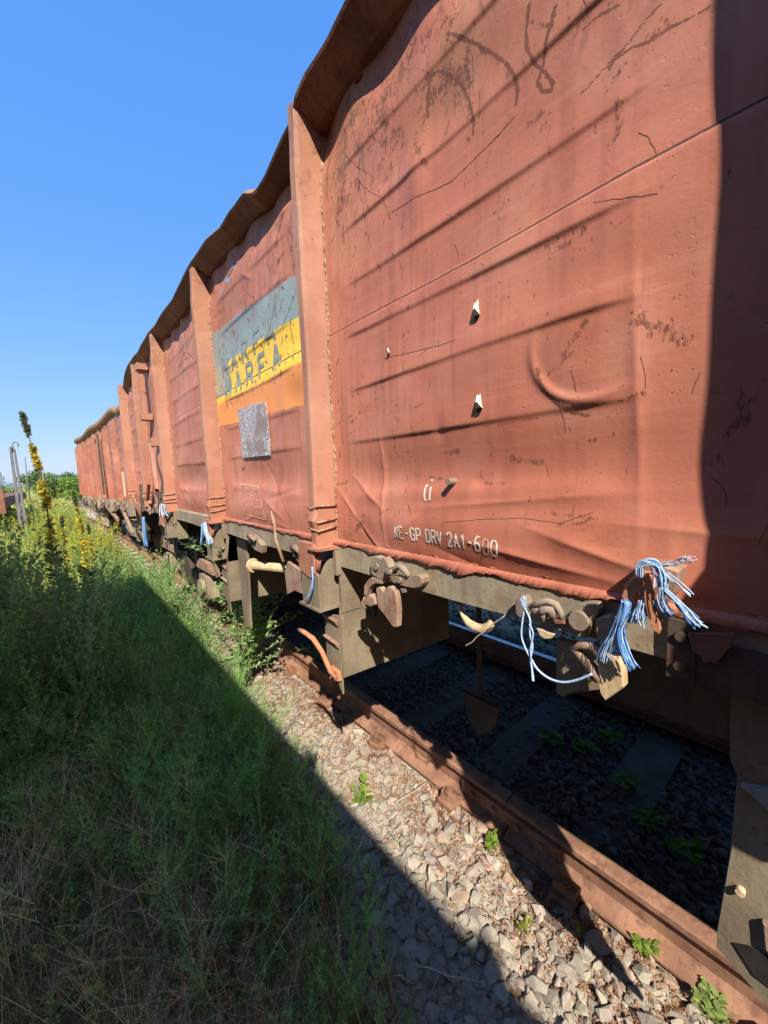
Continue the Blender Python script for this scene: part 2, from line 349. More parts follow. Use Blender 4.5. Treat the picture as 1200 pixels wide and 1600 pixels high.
for yy in np.arange(-1.3, 9, .62):
    m = MB(); y = yy + .08; c_ = tcurve(y)
    m.box(1.40 + c_, 1.472 + c_, y - .05, y + .05, .008, .030, j=.003)
    m.prismY([(1.42 + c_, .02), (1.43 + c_, .062), (1.458 + c_, .066), (1.50 + c_, .040), (1.50 + c_, .026), (1.46 + c_, .03)], y - .045, y + .045)
    m.cyl((1.442 + c_, y, .03), (1.442 + c_, y, .092), .013, 8); m.cyl((1.442 + c_, y, .064), (1.442 + c_, y, .080), .023, 6)
    m.build('rail_clip', M['rail'], R1)
R2 = lay_rail('rail', 3.02, -6, 40, M['rail'], '', curve=tcurve)
R2b = MB()
ys = np.arange(-6, 39, .5)
for i in range(len(ys) - 1):
    a, b = tcurve(ys[i]), tcurve(ys[i + 1])
    R2b.add([(2.994 + a, ys[i], .179), (3.045 + a, ys[i], .179), (3.045 + b, ys[i + 1], .179), (2.994 + b, ys[i + 1], .179)], [(0, 1, 2, 3)])
R2o = thing('rail', (3.02, 0, 0), 'far rail with a shiny blue-grey head glimpsed under the wagon between its hangers', 'rail')
R2.build('rail_bar', M['rail'], R2o); R2b.build('running_surface', M['shine'], R2o)
# ---- sleepers
for k, yy in enumerate(np.arange(-1.3, 16, .62)):
    y = yy + .08; m = MB(); c_ = tcurve(y)
    m.prismY([(1.30 + c_, -.12), (1.30 + c_, -.024), (1.33 + c_, -.010), (3.24 + c_, -.010), (3.28 + c_, -.024), (3.28 + c_, -.12)], y - .115, y + .115)
    lab = 'concrete sleeper under the rails, half buried in the ballast'
    m.build('sleeper', M['sleeper'], None, label=lab, cat='sleeper', group='sleepers buried under the rusty track')
# ---- ballast stones
def hull_proto(n=13, sq=(1, .8, .62)):
    bm = bmesh.new()
    for _ in range(n):
        v = Vector(RNG.normal(size=3)).normalized() * RNG.uniform(.85, 1.1); bm.verts.new((v.x * sq[0], v.y * sq[1], v.z * sq[2]))
    r = bmesh.ops.convex_hull(bm, input=bm.verts)
    bmesh.ops.delete(bm, geom=[v for v in bm.verts if not v.link_faces], context='VERTS')
    bmesh.ops.triangulate(bm, faces=bm.faces); bmesh.ops.recalc_face_normals(bm, faces=bm.faces)
    bm.verts.index_update(); V = np.array([v.co[:] for v in bm.verts]); F = np.array([[v.index for v in f.verts] for f in bm.faces]); bm.free()
    return V, F
def scatter(protos, pos, scale, rotz, tilt=None, tint=None, full=False):
    """replicates prototype meshes (V, F[, C]) -> V, F, C"""
    Vs = []; Fs = []; Cs = []; base = 0
    which = RNG.integers(0, len(protos), len(pos))
    for pi, pr in enumerate(protos):
        sel = np.where(which == pi)[0]
        if not len(sel): continue
        V, Fp = pr[0], pr[1]; n = len(sel)
        S = scale[sel]; S = S[:, None, None] if S.ndim == 1 else S[:, None, :]
        A = V[None] * S
        if full:                                # random 3-D rotation
            q = RNG.normal(size=(n, 4)); q /= np.linalg.norm(q, axis=1)[:, None]; w_, x, y, z = q.T
            R = np.stack([1 - 2 * (y * y + z * z), 2 * (x * y - z * w_), 2 * (x * z + y * w_), 2 * (x * y + z * w_), 1 - 2 * (x * x + z * z), 2 * (y * z - x * w_), 2 * (x * z - y * w_), 2 * (y * z + x * w_), 1 - 2 * (x * x + y * y)], -1).reshape(n, 3, 3)
            A = np.einsum('nij,nvj->nvi', R, A)
        else:
            if tilt is not None:
                t = tilt[sel]; A = A.copy(); A[:, :, 0] += A[:, :, 2] * t[:, 0:1]; A[:, :, 1] += A[:, :, 2] * t[:, 1:2]
            c_, s_ = np.cos(rotz[sel])[:, None], np.sin(rotz[sel])[:, None]
            A = np.stack([A[..., 0] * c_ - A[..., 1] * s_, A[..., 0] * s_ + A[..., 1] * c_, A[..., 2]], -1)
        A = A + pos[sel][:, None, :]
        Vs.append(A.reshape(-1, 3)); Fs.append((Fp[None] + (np.arange(n) * len(V))[:, None, None]).reshape(-1, Fp.shape[1]) + base); base += n * len(V)
        if tint is not None:
            T = tint[sel][:, None, :]
            Cc = (pr[2][None] * T) if len(pr) > 2 else np.repeat(T, len(V), 1)
            Cs.append(Cc.reshape(-1, 3))
    return np.concatenate(Vs), np.concatenate(Fs), (np.concatenate(Cs) if Cs else None)
U = RNG.uniform
stones = [hull_proto(int(RNG.integers(11, 18)), (1, U(.65, .95), U(.38, .62))) for _ in range(26)]
def stone_field(x0, x1, y0, y1, n, smin, smax, zoff=0.0):
    p = np.stack([U(x0, x1, n), U(y0, y1, n), np.zeros(n)], -1); sz = U(smin, smax, n) ** 1.0
    keep = (np.abs(p[:, 0] - 1.55) > .072 + sz * .25) & (np.abs(p[:, 0] - 3.02) > .09)
    p = p[keep]; sz = sz[keep]; p[:, 2] = gz(p[:, 0], p[:, 1]) + sz * U(-.15, .55, len(sz)) + zoff
    return p, sz
parts = [stone_field(.35, 1.49, .1, 3.2, 4200, .012, .030), stone_field(.6, 1.49, .1, 2.2, 700, .028, .045, .004), stone_field(.8, 1.49, 3.2, 9, 4600, .014, .030), stone_field(1.6, 3.5, -.3, 4.0, 12500, .012, .032),
         stone_field(1.6, 3.2, 4.0, 12, 2500, .02, .04), stone_field(3.5, 4.4, -1, 6, 1200, .02, .045), stone_field(1.1, 1.49, .0, 5, 5200, .005, .013), stone_field(1.25, 1.49, .0, 5, 700, .016, .03)]
pp = np.concatenate([a for a, b in parts]); ss = np.concatenate([b for a, b in parts])
g = U(.75, 1.3, (len(pp), 1)); tint = np.where(pp[:, :1] > 1.6, np.array([[.115, .11, .105]]), np.array([[.33, .285, .225]])) * g * np.where(U(0, 1, (len(pp), 1)) < .12, 1.35, 1.) * (1 + U(-.06, .06, (len(pp), 3)))  # dark tint beyond the rail: under-wagon shade put into the stone colour
rs = U(0, 1, len(pp)) < .10 + .45 * np.exp(-(np.abs(pp[:, 0] - 1.52) / .16) ** 2); tint *= np.where(U(0, 1, len(pp)) < .3, U(.62, .85, len(pp)), 1.)[:, None]; tint[rs] = np.array([.40, .22, .14]) * U(.7, 1.2, (rs.sum(), 1))
fl = U(0, 1, len(pp)) < .62
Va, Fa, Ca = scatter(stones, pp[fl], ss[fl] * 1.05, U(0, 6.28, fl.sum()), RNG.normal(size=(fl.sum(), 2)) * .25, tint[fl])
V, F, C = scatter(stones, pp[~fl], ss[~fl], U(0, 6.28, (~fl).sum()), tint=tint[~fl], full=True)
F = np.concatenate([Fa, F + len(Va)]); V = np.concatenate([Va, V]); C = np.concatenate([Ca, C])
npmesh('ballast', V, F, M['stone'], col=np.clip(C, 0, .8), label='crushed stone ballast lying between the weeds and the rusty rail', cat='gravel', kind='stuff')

# ================================================================== NEAR WAGON
W1 = thing('freight_wagon', (2.28, 1.0, 0), 'near salmon red open wagon with dented ribbed sides and a blue and yellow flag', 'wagon', 'open freight wagons of the parked train')
XW = .93
BAYS = [(-4.6, -3.05), (-3.0, -1.56), (-1.47, -.06), (.035, 1.418), (1.50, 2.895), (2.985, 4.41), (4.50, 5.66), (5.74, 7.0)]
def sm(a, b, x):
    t = np.clip((x - a) / (b - a), 0, 1); return t * t * (3 - 2 * t)
dents = []
_r = np.random.default_rng(5)
for (a, b) in BAYS:
    for _ in range(26): dents.append((_r.uniform(a, b), _r.uniform(1.55, 3.15), _r.uniform(.015, .05), _r.uniform(.015, .05), _r.uniform(-.004, .003)))
    for _ in range(16): dents.append((_r.uniform(a, b), _r.uniform(1.55, 3.15), _r.uniform(.05, .22), _r.uniform(.05, .2), _r.uniform(-.008, .011)))
creases = []
for (a, b) in BAYS:
    for _ in range(9):
        y, z = _r.uniform(a + .1, b - .1), (_r.uniform(1.5, 1.8) if _r.random() < .7 else _r.uniform(2.6, 3.1)); t = _r.uniform(-1.2, 1.2)
        if .0 < y < 1.41 and (z > 2.3 or .5 < y < 1.15): continue
        creases.append((y, z, math.cos(t), math.sin(t), _r.uniform(.05, .2), _r.uniform(.004, .009) * _r.choice([-1, 1]), _r.uniform(.008, .02)))
# measured creases of the nearest panel: (y, z, direction y, z, half length, height, width)
creases += [(.275, 1.95, .04, 1, .26, .006, .018), (1.09, 1.72, .04, 1, .22, .007, .014), (.50, 1.56, 1, .12, .17, .012, .02), (.97, 1.60, .7, -.5, .07, .008, .02), (.70, 1.515, .8, .2, .12, -.008, .022), (.36, 1.60, .9, .25, .12, .010, .02), (.62, 1.70, 1, -.1, .22, .005, .012), (1.22, 1.58, .6, .6, .08, -.010, .02)]
RIBZ = [2.935, 2.735, 2.525, 2.325, 2.125, 1.93]
def surf(y, z):
    y = np.asarray(y, float); z = np.asarray(z, float)
    x = np.full(np.broadcast(y, z).shape, XW)
    for i, (a, b) in enumerate(BAYS):
        ins = sm(a - .005, a + .01, y) * (1 - sm(b - .01, b + .005, y))
        rib = np.zeros_like(x)
        # each rib bulges towards the viewer and has a sharper lower lip
        e = sm(a + .17, a + .33, y) * (1 - sm(b - .24, b - .12, y)) if i != 3 else sm(a + .20, a + .33, y) * (1 - sm(b - .22, b - .10, y))
        if i != 6:
            for k, zc in enumerate(RIBZ):
                zz = z + .012 * np.sin(y * 2.3 + k * 1.7 + i) * (1 if k < 2 else .6)
                d = zz - zc
                p = np.where(d < 0, np.exp(-(d / .0085) ** 2), np.exp(-(np.abs(d) / .050) ** 1.5))
                rib += p * e * (.0052 if k > 0 else .0038) * (1 + .25 * np.sin(y * 9 + k * 2 + i))
            d = z - 1.715 - .02 * np.sin(y * 3); rib += e * .006 * np.exp(-(d / .03) ** 2)
        pil = np.clip((y - a) / (b - a), 0, 1) * np.clip((b - y) / (b - a), 0, 1) * 4
        belly = .012 * pil * np.sin((z - 1.5) * 3.7 + i * 2.2) + .02 * pil * np.exp(-((z - 1.60) / .10) ** 2) - .016 * pil * np.exp(-((z - 1.80) / .10) ** 2)
        # torn, pulled-in upper edge
        topin = -.035 * sm(2.95, 3.18, z) * (.35 + .65 * np.sin((y - a) * (5 + i) + i) ** 2)
        if i == 6: rib = .012 * np.exp(-((y - 5.0) / .03) ** 2) + .012 * np.exp(-((y - 5.4) / .03) ** 2); 
        x = x - ins * (rib + belly + topin)
    for (dy, dz, ry, rz, h) in dents: x = x - h * np.exp(-((y - dy) / ry) ** 2 - ((z - dz) / rz) ** 2)
    for (cy, cz, ty, tz, L, h, wd) in creases:
        n = math.hypot(ty, tz); ty_, tz_ = ty / n, tz / n
        u = (y - cy) * ty_ + (z - cz) * tz_; v = -(y - cy) * tz_ + (z - cz) * ty_
        x = x - h * np.exp(-(u / (L * 1.1)) ** 2) * np.exp(-np.abs(v) / wd)
    # big round dent with a crescent lip
    r = np.hypot((y - .365), (z - 2.075) * 1.0); ang = np.arctan2(z - 2.075, -(y - .365))
    lip = np.exp(-((r - .135) / .011) ** 2) * np.clip(-.25 - np.cos(ang - .9) , 0, 1)
    x = x - .007 * np.exp(-(r / .12) ** 4) - .008 * lip
    # plate seam
    x = x + .004 * sm(2.365, 2.375, z)
    return x
def panel(i, mat, step=.0085, ztop=3.215, zbot=1.475, name='side_panel'):
    a, b = BAYS[i]; ys = np.linspace(a, b, int((b - a) / step / .85)); zs = np.linspace(zbot, ztop, int((ztop - zbot) / step * 1.35))
    Y_, Z_ = np.meshgrid(ys, zs, indexing='ij'); zz = Z_.copy()
    t = (Z_ - zbot) / (ztop - zbot)
    zz = zz + (t < .02) * (.006 * np.sin(Y_ * 31) + .005 * np.sin(Y_ * 83 + 1))
    X_ = surf(Y_, zz)
    X_ = np.where(t < .004, X_ + .012, X_)
    n1, n2 = Y_.shape; ix = np.arange(n1 * n2).reshape(n1, n2)
    F = np.stack([ix[:-1, :-1], ix[:-1, 1:], ix[1:, 1:], ix[1:, :-1]], -1).reshape(-1, 4)
    # holes: drop faces inside small tears
    cen = np.stack([Y_.ravel(), zz.ravel()], -1)[F].mean(1); keep = np.ones(len(F), bool)
    for (hy, hz, ra, rb, rot) in HOLES:
        dy, dz = cen[:, 0] - hy, cen[:, 1] - hz; u = dy * math.cos(rot) + dz * math.sin(rot); v = -dy * math.sin(rot) + dz * math.cos(rot)
        keep &= (u / ra) ** 2 + (v / rb) ** 2 > 1
    F = F[keep]
    return np.stack([X_, Y_, zz], -1).reshape(-1, 3), F
HOLES = [(2.50, 3.01, .05, .012, .35), (2.38, 3.045, .022, .016, -.5), (2.62, 2.985, .02, .008, .4), (1.16, 3.165, .02, .012, 0), (1.95, 3.16, .03, .012, 0), (2.25, 3.165, .05, .012, 0), (5.62, 1.66, .05, .03, .3), (6.0, 1.70, .10, .03, .2), (5.55, 2.92, .05, .07, 0)]
def strokes(polys, wd, eps=.0016, mi=0, vary=False, zig=0.):
    """thin ribbons lying on the dented sheet; polys = lists of (y,z)"""
    V = []; F = []
    for pl in polys:
        pts = []
        for k in range(len(pl) - 1):
            L = math.hypot(pl[k + 1][0] - pl[k][0], pl[k + 1][1] - pl[k][1]); n = max(1, int(L / .012))
            for j in range(n): t = j / n; pts.append((pl[k][0] * (1 - t) + pl[k + 1][0] * t, pl[k][1] * (1 - t) + pl[k + 1][1] * t))
        pts.append(pl[-1]); N = len(pts); b = len(V); ph = random.random() * 6
        if zig: pts = [(p[0] + zig * math.sin(i * 1.9 + ph) * random.random(), p[1] + zig * math.cos(i * 2.3 + ph) * random.random()) for i, p in enumerate(pts)]
        for i, p in enumerate(pts):
            q0, q1 = pts[max(i - 1, 0)], pts[min(i + 1, N - 1)]; dy, dz = q1[0] - q0[0], q1[1] - q0[1]; L = math.hypot(dy, dz) or 1
            w_ = wd * ((.35 + .65 * abs(math.sin(i * .9 + ph))) * (math.sin(math.pi * (i + .6) / (N + .2)) ** .4) if vary else 1)
            for sg in (-1, 1): V.append((p[0] - dz / L * w_ / 2 * sg, p[1] + dy / L * w_ / 2 * sg))
        F += [(b + 2 * i, b + 2 * i + 1, b + 2 * i + 3, b + 2 * i + 2) for i in range(N - 1)]
    A = np.array(V); X_ = surf(A[:, 0], A[:, 1]) - eps
    return np.stack([X_, A[:, 0], A[:, 1]], -1), np.array(F)
def px(pts, X=XW): return [P(a, b, X) for a, b in pts]
def wear_at(V, lines):
    w_ = np.zeros(len(V)); Y_, Z_ = V[:, 1], V[:, 2]
    for (pl, r, st) in lines:
        for k in range(len(pl) - 1):
            (a0, b0), (a1, b1) = pl[k], pl[k + 1]; L2 = (a1 - a0) ** 2 + (b1 - b0) ** 2 + 1e-9
            box = (Y_ > min(a0, a1) - 3 * r) & (Y_ < max(a0, a1) + 3 * r) & (Z_ > min(b0, b1) - 3 * r) & (Z_ < max(b0, b1) + 3 * r)
            if not box.any(): continue
            y, z = Y_[box], Z_[box]; t = np.clip(((y - a0) * (a1 - a0) + (z - b0) * (b1 - b0)) / L2, 0, 1)
            d2 = (y - a0 - t * (a1 - a0)) ** 2 + (z - b0 - t * (b1 - b0)) ** 2; w_[box] = np.maximum(w_[box], st * np.exp(-d2 / r ** 2))
    return w_
def rand_wear(a, b, n, seed, top=True):
    rr = random.Random(seed); out = []
    for _ in range(n):
        kind = rr.random(); y = rr.uniform(a + .04, b - .04)
        if kind < .45 and top: z = 3.15 - abs(rr.gauss(0, .22)); L = rr.uniform(.03, .22); t = rr.gauss(1.5, .45)
        elif kind < .75: z = rr.uniform(1.75, 3.1); L = rr.uniform(.02, .14); t = rr.gauss(1.45, .3)
        else: z = rr.uniform(1.55, 2.9); L = rr.uniform(.02, .12); t = rr.gauss(0, .25)
        p = [(y, z)]; 
        for k in range(4): t += rr.gauss(0, .25); p.append((p[-1][0] + math.cos(t) * L / 4, p[-1][1] - abs(math.sin(t)) * L / 4))
        out.append((p, rr.uniform(.0028, .008) if rr.random() < .85 else rr.uniform(.012, .03), rr.uniform(.3, .75)))
    return out
def panel_with_marks(i, mat, marks, step=.0085, wear=()):
    V, F = panel(i, mat, step); mi = [np.zeros(len(F), int)]; Vs = [V]; Fs = [F]; base = len(V)
    for (polys, wd, m_i, vary, zig) in marks:
        if not polys: continue
        v, f = strokes(polys, wd, eps=.0003 + .0002 * m_i, vary=vary, zig=zig); Vs.append(v); Fs.append(f + base); base += len(v); mi.append(np.full(len(f), m_i))
    VV = np.concatenate(Vs); o = npmesh('side_panel', VV, np.concatenate(Fs), [mat, M['scratch'], M['gouge'], M['pale']], W1, smooth=True, mi=np.concatenate(mi))
    if len(wear) and len(o.data.vertices) == len(VV): at = o.data.attributes.new('wear', 'FLOAT', 'POINT'); at.data.foreach_set('value', wear_at(VV, wear).astype(np.float32))
    return o
def rand_marks(a, b, n, kind):
    out = []
    for _ in range(n):
        y = random.uniform(a + .03, b - .03)
        z = 3.12 - abs(random.gauss(0, .45)) if kind == 'top' else random.uniform(1.55, 3.1)
        if z < 1.53: continue
        if kind == 'vert': L = random.uniform(.01, .10); dy, dz = random.gauss(0, .12), 1
        elif kind == 'hor': L = random.uniform(.02, .16); dy, dz = 1, random.gauss(0, .2)
        else: L = random.uniform(.015, .22); t = random.gauss(1.3, .5); dy, dz = math.cos(t), math.sin(t)
        bend = random.gauss(0, .15)
        p = [(y + dy * L * t + bend * L * t * t, min(3.16, max(1.5, z + dz * L * t - bend * L * t * t))) for t in (0, .33, .66, 1)]
        p = [(min(b - .01, max(a + .01, q[0])), q[1]) for q in p]
        out.append(p)
    return out
A3 = BAYS[3]
main_dark = [px([(695, 48), (730, 58), (760, 75), (785, 92), (798, 110), (803, 130), (801, 158)]),
             px([(822, 0), (817, 40), (818, 68), (832, 95), (848, 108), (860, 125), (857, 136), (842, 137), (835, 122), (843, 100), (852, 50), (864, 3)]),
             px([(1112, 3), (1078, 22), (1040, 40), (1012, 60), (985, 68), (960, 85), (948, 102)]), px([(1030, 0), (1005, 25), (980, 60), (955, 85), (920, 125), (905, 140)]), px([(965, 0), (925, 22), (905, 40)]),
             px([(662, 178), (663, 150), (667, 118), (680, 106), (698, 112), (713, 125), (726, 150), (733, 175), (734, 205)]),
             px([(606, 330), (640, 310), (700, 280), (740, 240), (775, 205), (800, 175)]), px([(845, 578), (850, 600), (862, 620), (880, 636), (900, 645), (920, 650)]),
             px([(600, 560), (640, 552), (690, 540), (715, 532)]), px([(700, 905 - 90), (760, 810), (820, 808), (880, 816), (930, 800)])]
thin_seam = [[(A3[0] + .004, 2.372), (.3, 2.374), (.7, 2.369), (1.1, 2.373), (A3[1] - .004, 2.371)]]
marks3 = [(thin_seam, .0055, 2, False, .0007),
          (rand_marks(*A3, 14, 'top'), .0013, 1, False, .002), (rand_marks(*A3, 30, 'vert'), .0013, 1, False, .002), (rand_marks(*A3, 6, 'top'), .0012, 3, False, .002),
          (main_dark[6:7] + main_dark[8:], .0020, 1, False, .001)]
W3 = [(p, .0045, 1.5) for p in main_dark[:2]] + [(p, .0032, 1.2) for p in main_dark[2:5]] + [(main_dark[5], .006, 1.1), (main_dark[6], .003, .9), (main_dark[7], .008, 1.0)] + [([(a + .012, b + .006) for a, b in main_dark[0]], .014, .55), ([(a + .01, b) for a, b in main_dark[5]], .02, .6)]
W3 += [(px(q), .014, .75) for q in ([(857, 385), (880, 372)], [(885, 370), (915, 362)], [(875, 388), (905, 378)], [(752, 885), (758, 868), (765, 845)], [(885, 560), (905, 525), (918, 505)], [(800, 718), (845, 722)], [(690, 708), (715, 706)])]
W3 += [(px(q), .008, .7) for q in ([(920, 690), (960, 680)], [(665, 745), (705, 750)], [(760, 755), (790, 755)], [(855, 800), (950, 812)], [(662, 118), (648, 175)], [(612, 90), (600, 180), (590, 260)], [(560, 210), (555, 330)], [(530, 300), (535, 380)])]
W3 += [(px(q), .055, .60) for q in ([(650, 60), (610, 130), (580, 190)], [(600, 170), (590, 250)], [(690, 110), (662, 150)], [(535, 240), (530, 330)], [(640, 70), (700, 20)])]
W3 += rand_wear(*A3, 190, 3) + rand_wear(.85, 1.4, 120, 4) + rand_wear(1.1, 1.41, 60, 5)
panel_with_marks(3, M['red'], marks3, .0058, W3)
for i in (2, 4, 5, 6, 7, 1, 0):
    a, b = BAYS[i]; mt = M['redflag'] if i == 4 else M['red']
    mk = [([[(a + .004, 2.372), ((a + b) / 2, 2.376), (b - .004, 2.37)]], .006, 2, False, .001),
          (rand_marks(a, b, 30, 'top'), .0025, 1, False, .001), (rand_marks(a, b, 30, 'vert'), .0025, 1, False, .001), (rand_marks(a, b, 8, 'top'), .002, 3, False, .001)]
    wr_ = rand_wear(a, b, 120, 20 + i)
    if i == 4: wr_ += [([(p[0], 2.70 - (3.1 - p[1]) * .28) for p in q], .006, 1.1) for q in rand_marks(1.62, 2.85, 130, 'vert')] + [(px(q, .92), .02, .8) for q in ([(375, 395), (350, 440)], [(440, 330), (430, 380)], [(440, 395), (425, 425)])]
    if i == 5: wr_ += [([(3.3 + .5 * math.cos(k * 1.7), 2.9 + .12 * math.sin(k * 2.3)), (3.6 + .3 * math.sin(k * 2.9), 2.75 + .15 * math.cos(k))], .012, .8) for k in range(9)]
    if i < 2: mk = []; wr_ = []
    panel_with_marks(i, mt, mk, .01 if i == 4 else (.014 if i > 1 else .03), wr_)
# ---- lettering
FONT = {'K': [[(0, 0), (0, 1)], [(.6, 1), (0, .45)], [(.18, .6), (.62, 0)]], 'E': [[(.6, 1), (0, 1), (0, 0), (.6, 0)], [(0, .52), (.45, .52)]], '-': [[(.08, .5), (.5, .5)]],
        'G': [[(.6, .8), (.45, 1), (.15, 1), (0, .8), (0, .2), (.15, 0), (.45, 0), (.6, .2), (.6, .45), (.35, .45)]], 'P': [[(0, 0), (0, 1), (.45, 1), (.6, .85), (.6, .6), (.45, .45), (0, .45)]],
        'D': [[(0, 0), (0, 1), (.4, 1), (.6, .8), (.6, .2), (.4, 0), (0, 0)]], 'R': [[(0, 0), (0, 1), (.45, 1), (.6, .85), (.6, .65), (.45, .5), (0, .5)], [(.3, .5), (.62, 0)]], 'V': [[(0, 1), (.3, 0), (.6, 1)]],
        '2': [[(0, .8), (.15, 1), (.45, 1), (.6, .8), (.55, .6), (0, 0), (.6, 0)]], 'A': [[(0, 0), (.3, 1), (.6, 0)], [(.12, .35), (.48, .35)]], '1': [[(.12, .8), (.32, 1), (.32, 0)]],
        '6': [[(.55, .95), (.3, 1), (.08, .8), (0, .4), (.05, .12), (.2, 0), (.42, 0), (.58, .18), (.55, .42), (.4, .55), (.15, .52), (.02, .4)]], '0': [[(.15, 0), (0, .2), (0, .8), (.15, 1), (.45, 1), (.6, .8), (.6, .2), (.45, 0), (.15, 0)]],
        'c': [[(.5, .95), (.2, 1), (0, .7), (0, .3), (.2, 0), (.5, .05)]], 'i': [[(.25, .9), (.25, 0)], [(.22, 1.45), (.26, 1.25)]], 'M': [[(0, 0), (0, 1), (.3, .4), (.6, 1), (.6, 0)]], 'F': [[(0, 0), (0, 1), (.6, 1)], [(0, .52), (.45, .52)]], ' ': []}
def text(tx, y, z, h, wd, adv=.86, asp=1., slope=0.):
    """advances towards -y (left to right seen from outside)"""
    pl = []
    for ch in tx:
        for st in FONT[ch]: pl.append([(y - u * h * asp, z + v * h + slope * u * h) for u, v in st])
        y -= h * asp * (adv if ch != ' ' else .55); z += slope * h * adv * asp
    return strokes(pl, wd, eps=.0022)
def lettering(name, tx, mat, y, z, h, asp=1., adv=.86, slope=0., **kw):
    for ch in tx:
        if ch != ' ': v, f = text(ch, y=y, z=z, h=h, asp=asp, adv=adv, slope=slope, **kw); npmesh('letter', v, f, mat, W1)
        y -= h * asp * (adv if ch != ' ' else .55); z += slope * h * adv * asp
lettering('lettering', 'KE-GP DRV 2A1-6', M['white'], y=1.014, z=1.562, h=.042, wd=.0062, asp=.72, adv=.87)
lettering('lettering', '0', M['faint'], y=.637, z=1.556, h=.042, wd=.0055, asp=.72)
lettering('lettering', '0', M['white'], y=.610, z=1.555, h=.042, wd=.006, asp=.72)
lettering('lettering', 'ci', M['white'], y=.876, z=1.700, h=.048, wd=.008, asp=.45, adv=.9)
lettering('lettering', 'MARFA', M['blueletter'], y=2.74, z=2.475, h=.115, wd=.026, asp=1.25, adv=1.28, slope=.03)
lettering('lettering', 'MARFA', M['blueletter'], y=2.70, z=2.335, h=.115, wd=.024, asp=1.25, adv=1.28, slope=.03)
# outlined data panel with rows of illegible stencil figures
pl = [[(2.56, 1.752), (2.26, 1.735), (2.13, 1.545), (2.47, 1.56), (2.56, 1.752)]]
v, f = strokes(pl, .007, eps=.003); npmesh('data_panel_outline', v, f, M['faint'], W1)
pl = []
for r in range(5):
    y = 2.52 - r * .03; z = 1.722 - r * .036
    while y > 2.28 - r * .028:
        if random.random() < .75: pl.append([(y, z + .012), (y, z - .01)]); pl.append([(y, z + random.choice([.012, 0, -.01])), (y - .014, z + random.choice([.012, 0, -.01]))])
        y -= .026
v, f = strokes(pl, .0045, eps=.003); npmesh('stencil_figures', v, f, M['faint'], W1)
pl = []
for r in range(2):
    for k in range(7):
        z0 = 2.85 - k * .085 - r * .02; y0 = 6.70 - r * .32
        pl += [[(y0, z0), (y0 - .10, z0), (y0 - .10, z0 - .05), (y0, z0 - .05)], [(y0 - .14, z0), (y0 - .22, z0 - .05)]]
v, f = strokes(pl, .012, eps=.003); npmesh('stencil_figures', v, f, M['faint'], W1)
# bullet-like tears with bare metal lips, and a bolt
for (qx, qy, k) in ((748, 488, 1.0), (755, 632, 1.05), (610, 550, .5)):
    y, z = P(qx, qy, XW); m = MB(); x = float(surf(y, z)) - .004
    for j in range(5):
        a = 1.2 + j * .35 + random.uniform(-.1, .1)
        p = [(x - .002, y - .014 * k, z - .012 * k), (x - .013 * k, y + math.cos(a) * .006 * k, z + .004), (x - .002, y + .012 * k * math.cos(a), z + (.022 + .006 * random.random()) * k), (x + .001, y + .012 * k, z - .01 * k)]
        m.add([(q[0] - j * .0012, q[1], q[2]) for q in p], [(0, 1, 2), (0, 2, 3), (0, 3, 1)])
    t_ = m.build('torn_metal', M['white'], W1); m = MB()
    m.add([(x - .0005, y + .004 * k, z - .010 * k), (x - .0005, y + .013 * k, z - .030 * k), (x - .0005, y - .002 * k, z - .026 * k), (x - .0005, y - .012 * k, z - .012 * k)], [(0, 1, 2, 3)]); m.build('hole', M['gouge'], W1)
m = MB(); y, z = P(711, 752, XW); m.cyl((XW - .035, y, z), (XW + .01, y, z), .010, 8); m.build('bolt_head', M['cast'], W1)
# label board on the second bay
m = MB(); ys_ = [2.515, 2.085]; 
Vb = [(2.515, 2.228), (2.30, 2.226), (2.095, 2.212), (2.075, 2.06), (2.08, 1.915), (2.29, 1.918), (2.49, 1.920), (2.50, 2.08)]
_bx = min(float(surf(p[0], p[1])) for p in Vb); m.prismX(Vb, _bx - .009, _bx - .002, ch=.001); m.build('label_board', M['board'], W1, label='white scratched label board')
# ---- rim
def rimoff(y):
    z = float(np.interp(y, [-4, .2, .8, 1.0, 1.08, 1.2, 1.34, 1.45, 1.55, 1.76, 1.90, 1.97, 2.2, 2.35, 2.6, 2.9, 3.3, 3.5, 3.8, 4.2, 4.6, 5.2, 5.6, 6.2, 6.6, 7.1],
                        [0, .01, .0, .012, .0, -.02, -.024, -.072, -.082, -.118, -.120, -.085, -.055, -.062, -.020, -.012, -.030, -.050, -.022, -.03, -.012, -.02, .01, .0, -.05, -.10]))
    z += .003 * math.sin(y * 13)
    x = .004 * math.sin(y * 3.7) + float(np.interp(y, [1.2, 1.4, 1.5, 1.85, 1.95, 2.1, 6, 6.5, 7], [0, -.012, .008, .012, -.008, .0, 0, .02, .05]))
    return x, z
def rim_mesh(y0, y1, offs, xs=1., xc=0., step=.035):
    prof = [(.948, 3.186), (.930, 3.190), (.900, 3.214), (.868, 3.244), (.848, 3.260), (.843, 3.270), (.850, 3.281), (.88, 3.290), (.97, 3.304), (1.02, 3.29), (1.02, 3.17)]
    n = len(prof); ys = np.arange(y0, y1, step); V = []
    for y in ys:
        dx, dz = offs(float(y))
        for k, (a, b) in enumerate(prof):
            o = max(0., min(1., (1.0 - a) / .15)); V.append((a + dx * o, y, b + dz * (.35 + .65 * o)))
    N = len(ys); F = [(i * n + k, i * n + (k + 1) % n, (i + 1) * n + (k + 1) % n, (i + 1) * n + k) for i in range(N - 1) for k in range(n)]
    return V, F, n, N
V, F, n, N = rim_mesh(-4.62, 7.03, rimoff); m = MB(); m.add(V, F, 0, False); m.add([V[k] for k in range(n)], [tuple(range(n))]); m.add([V[-n + k] for k in range(n)], [tuple(range(n))])
m.mi = 0
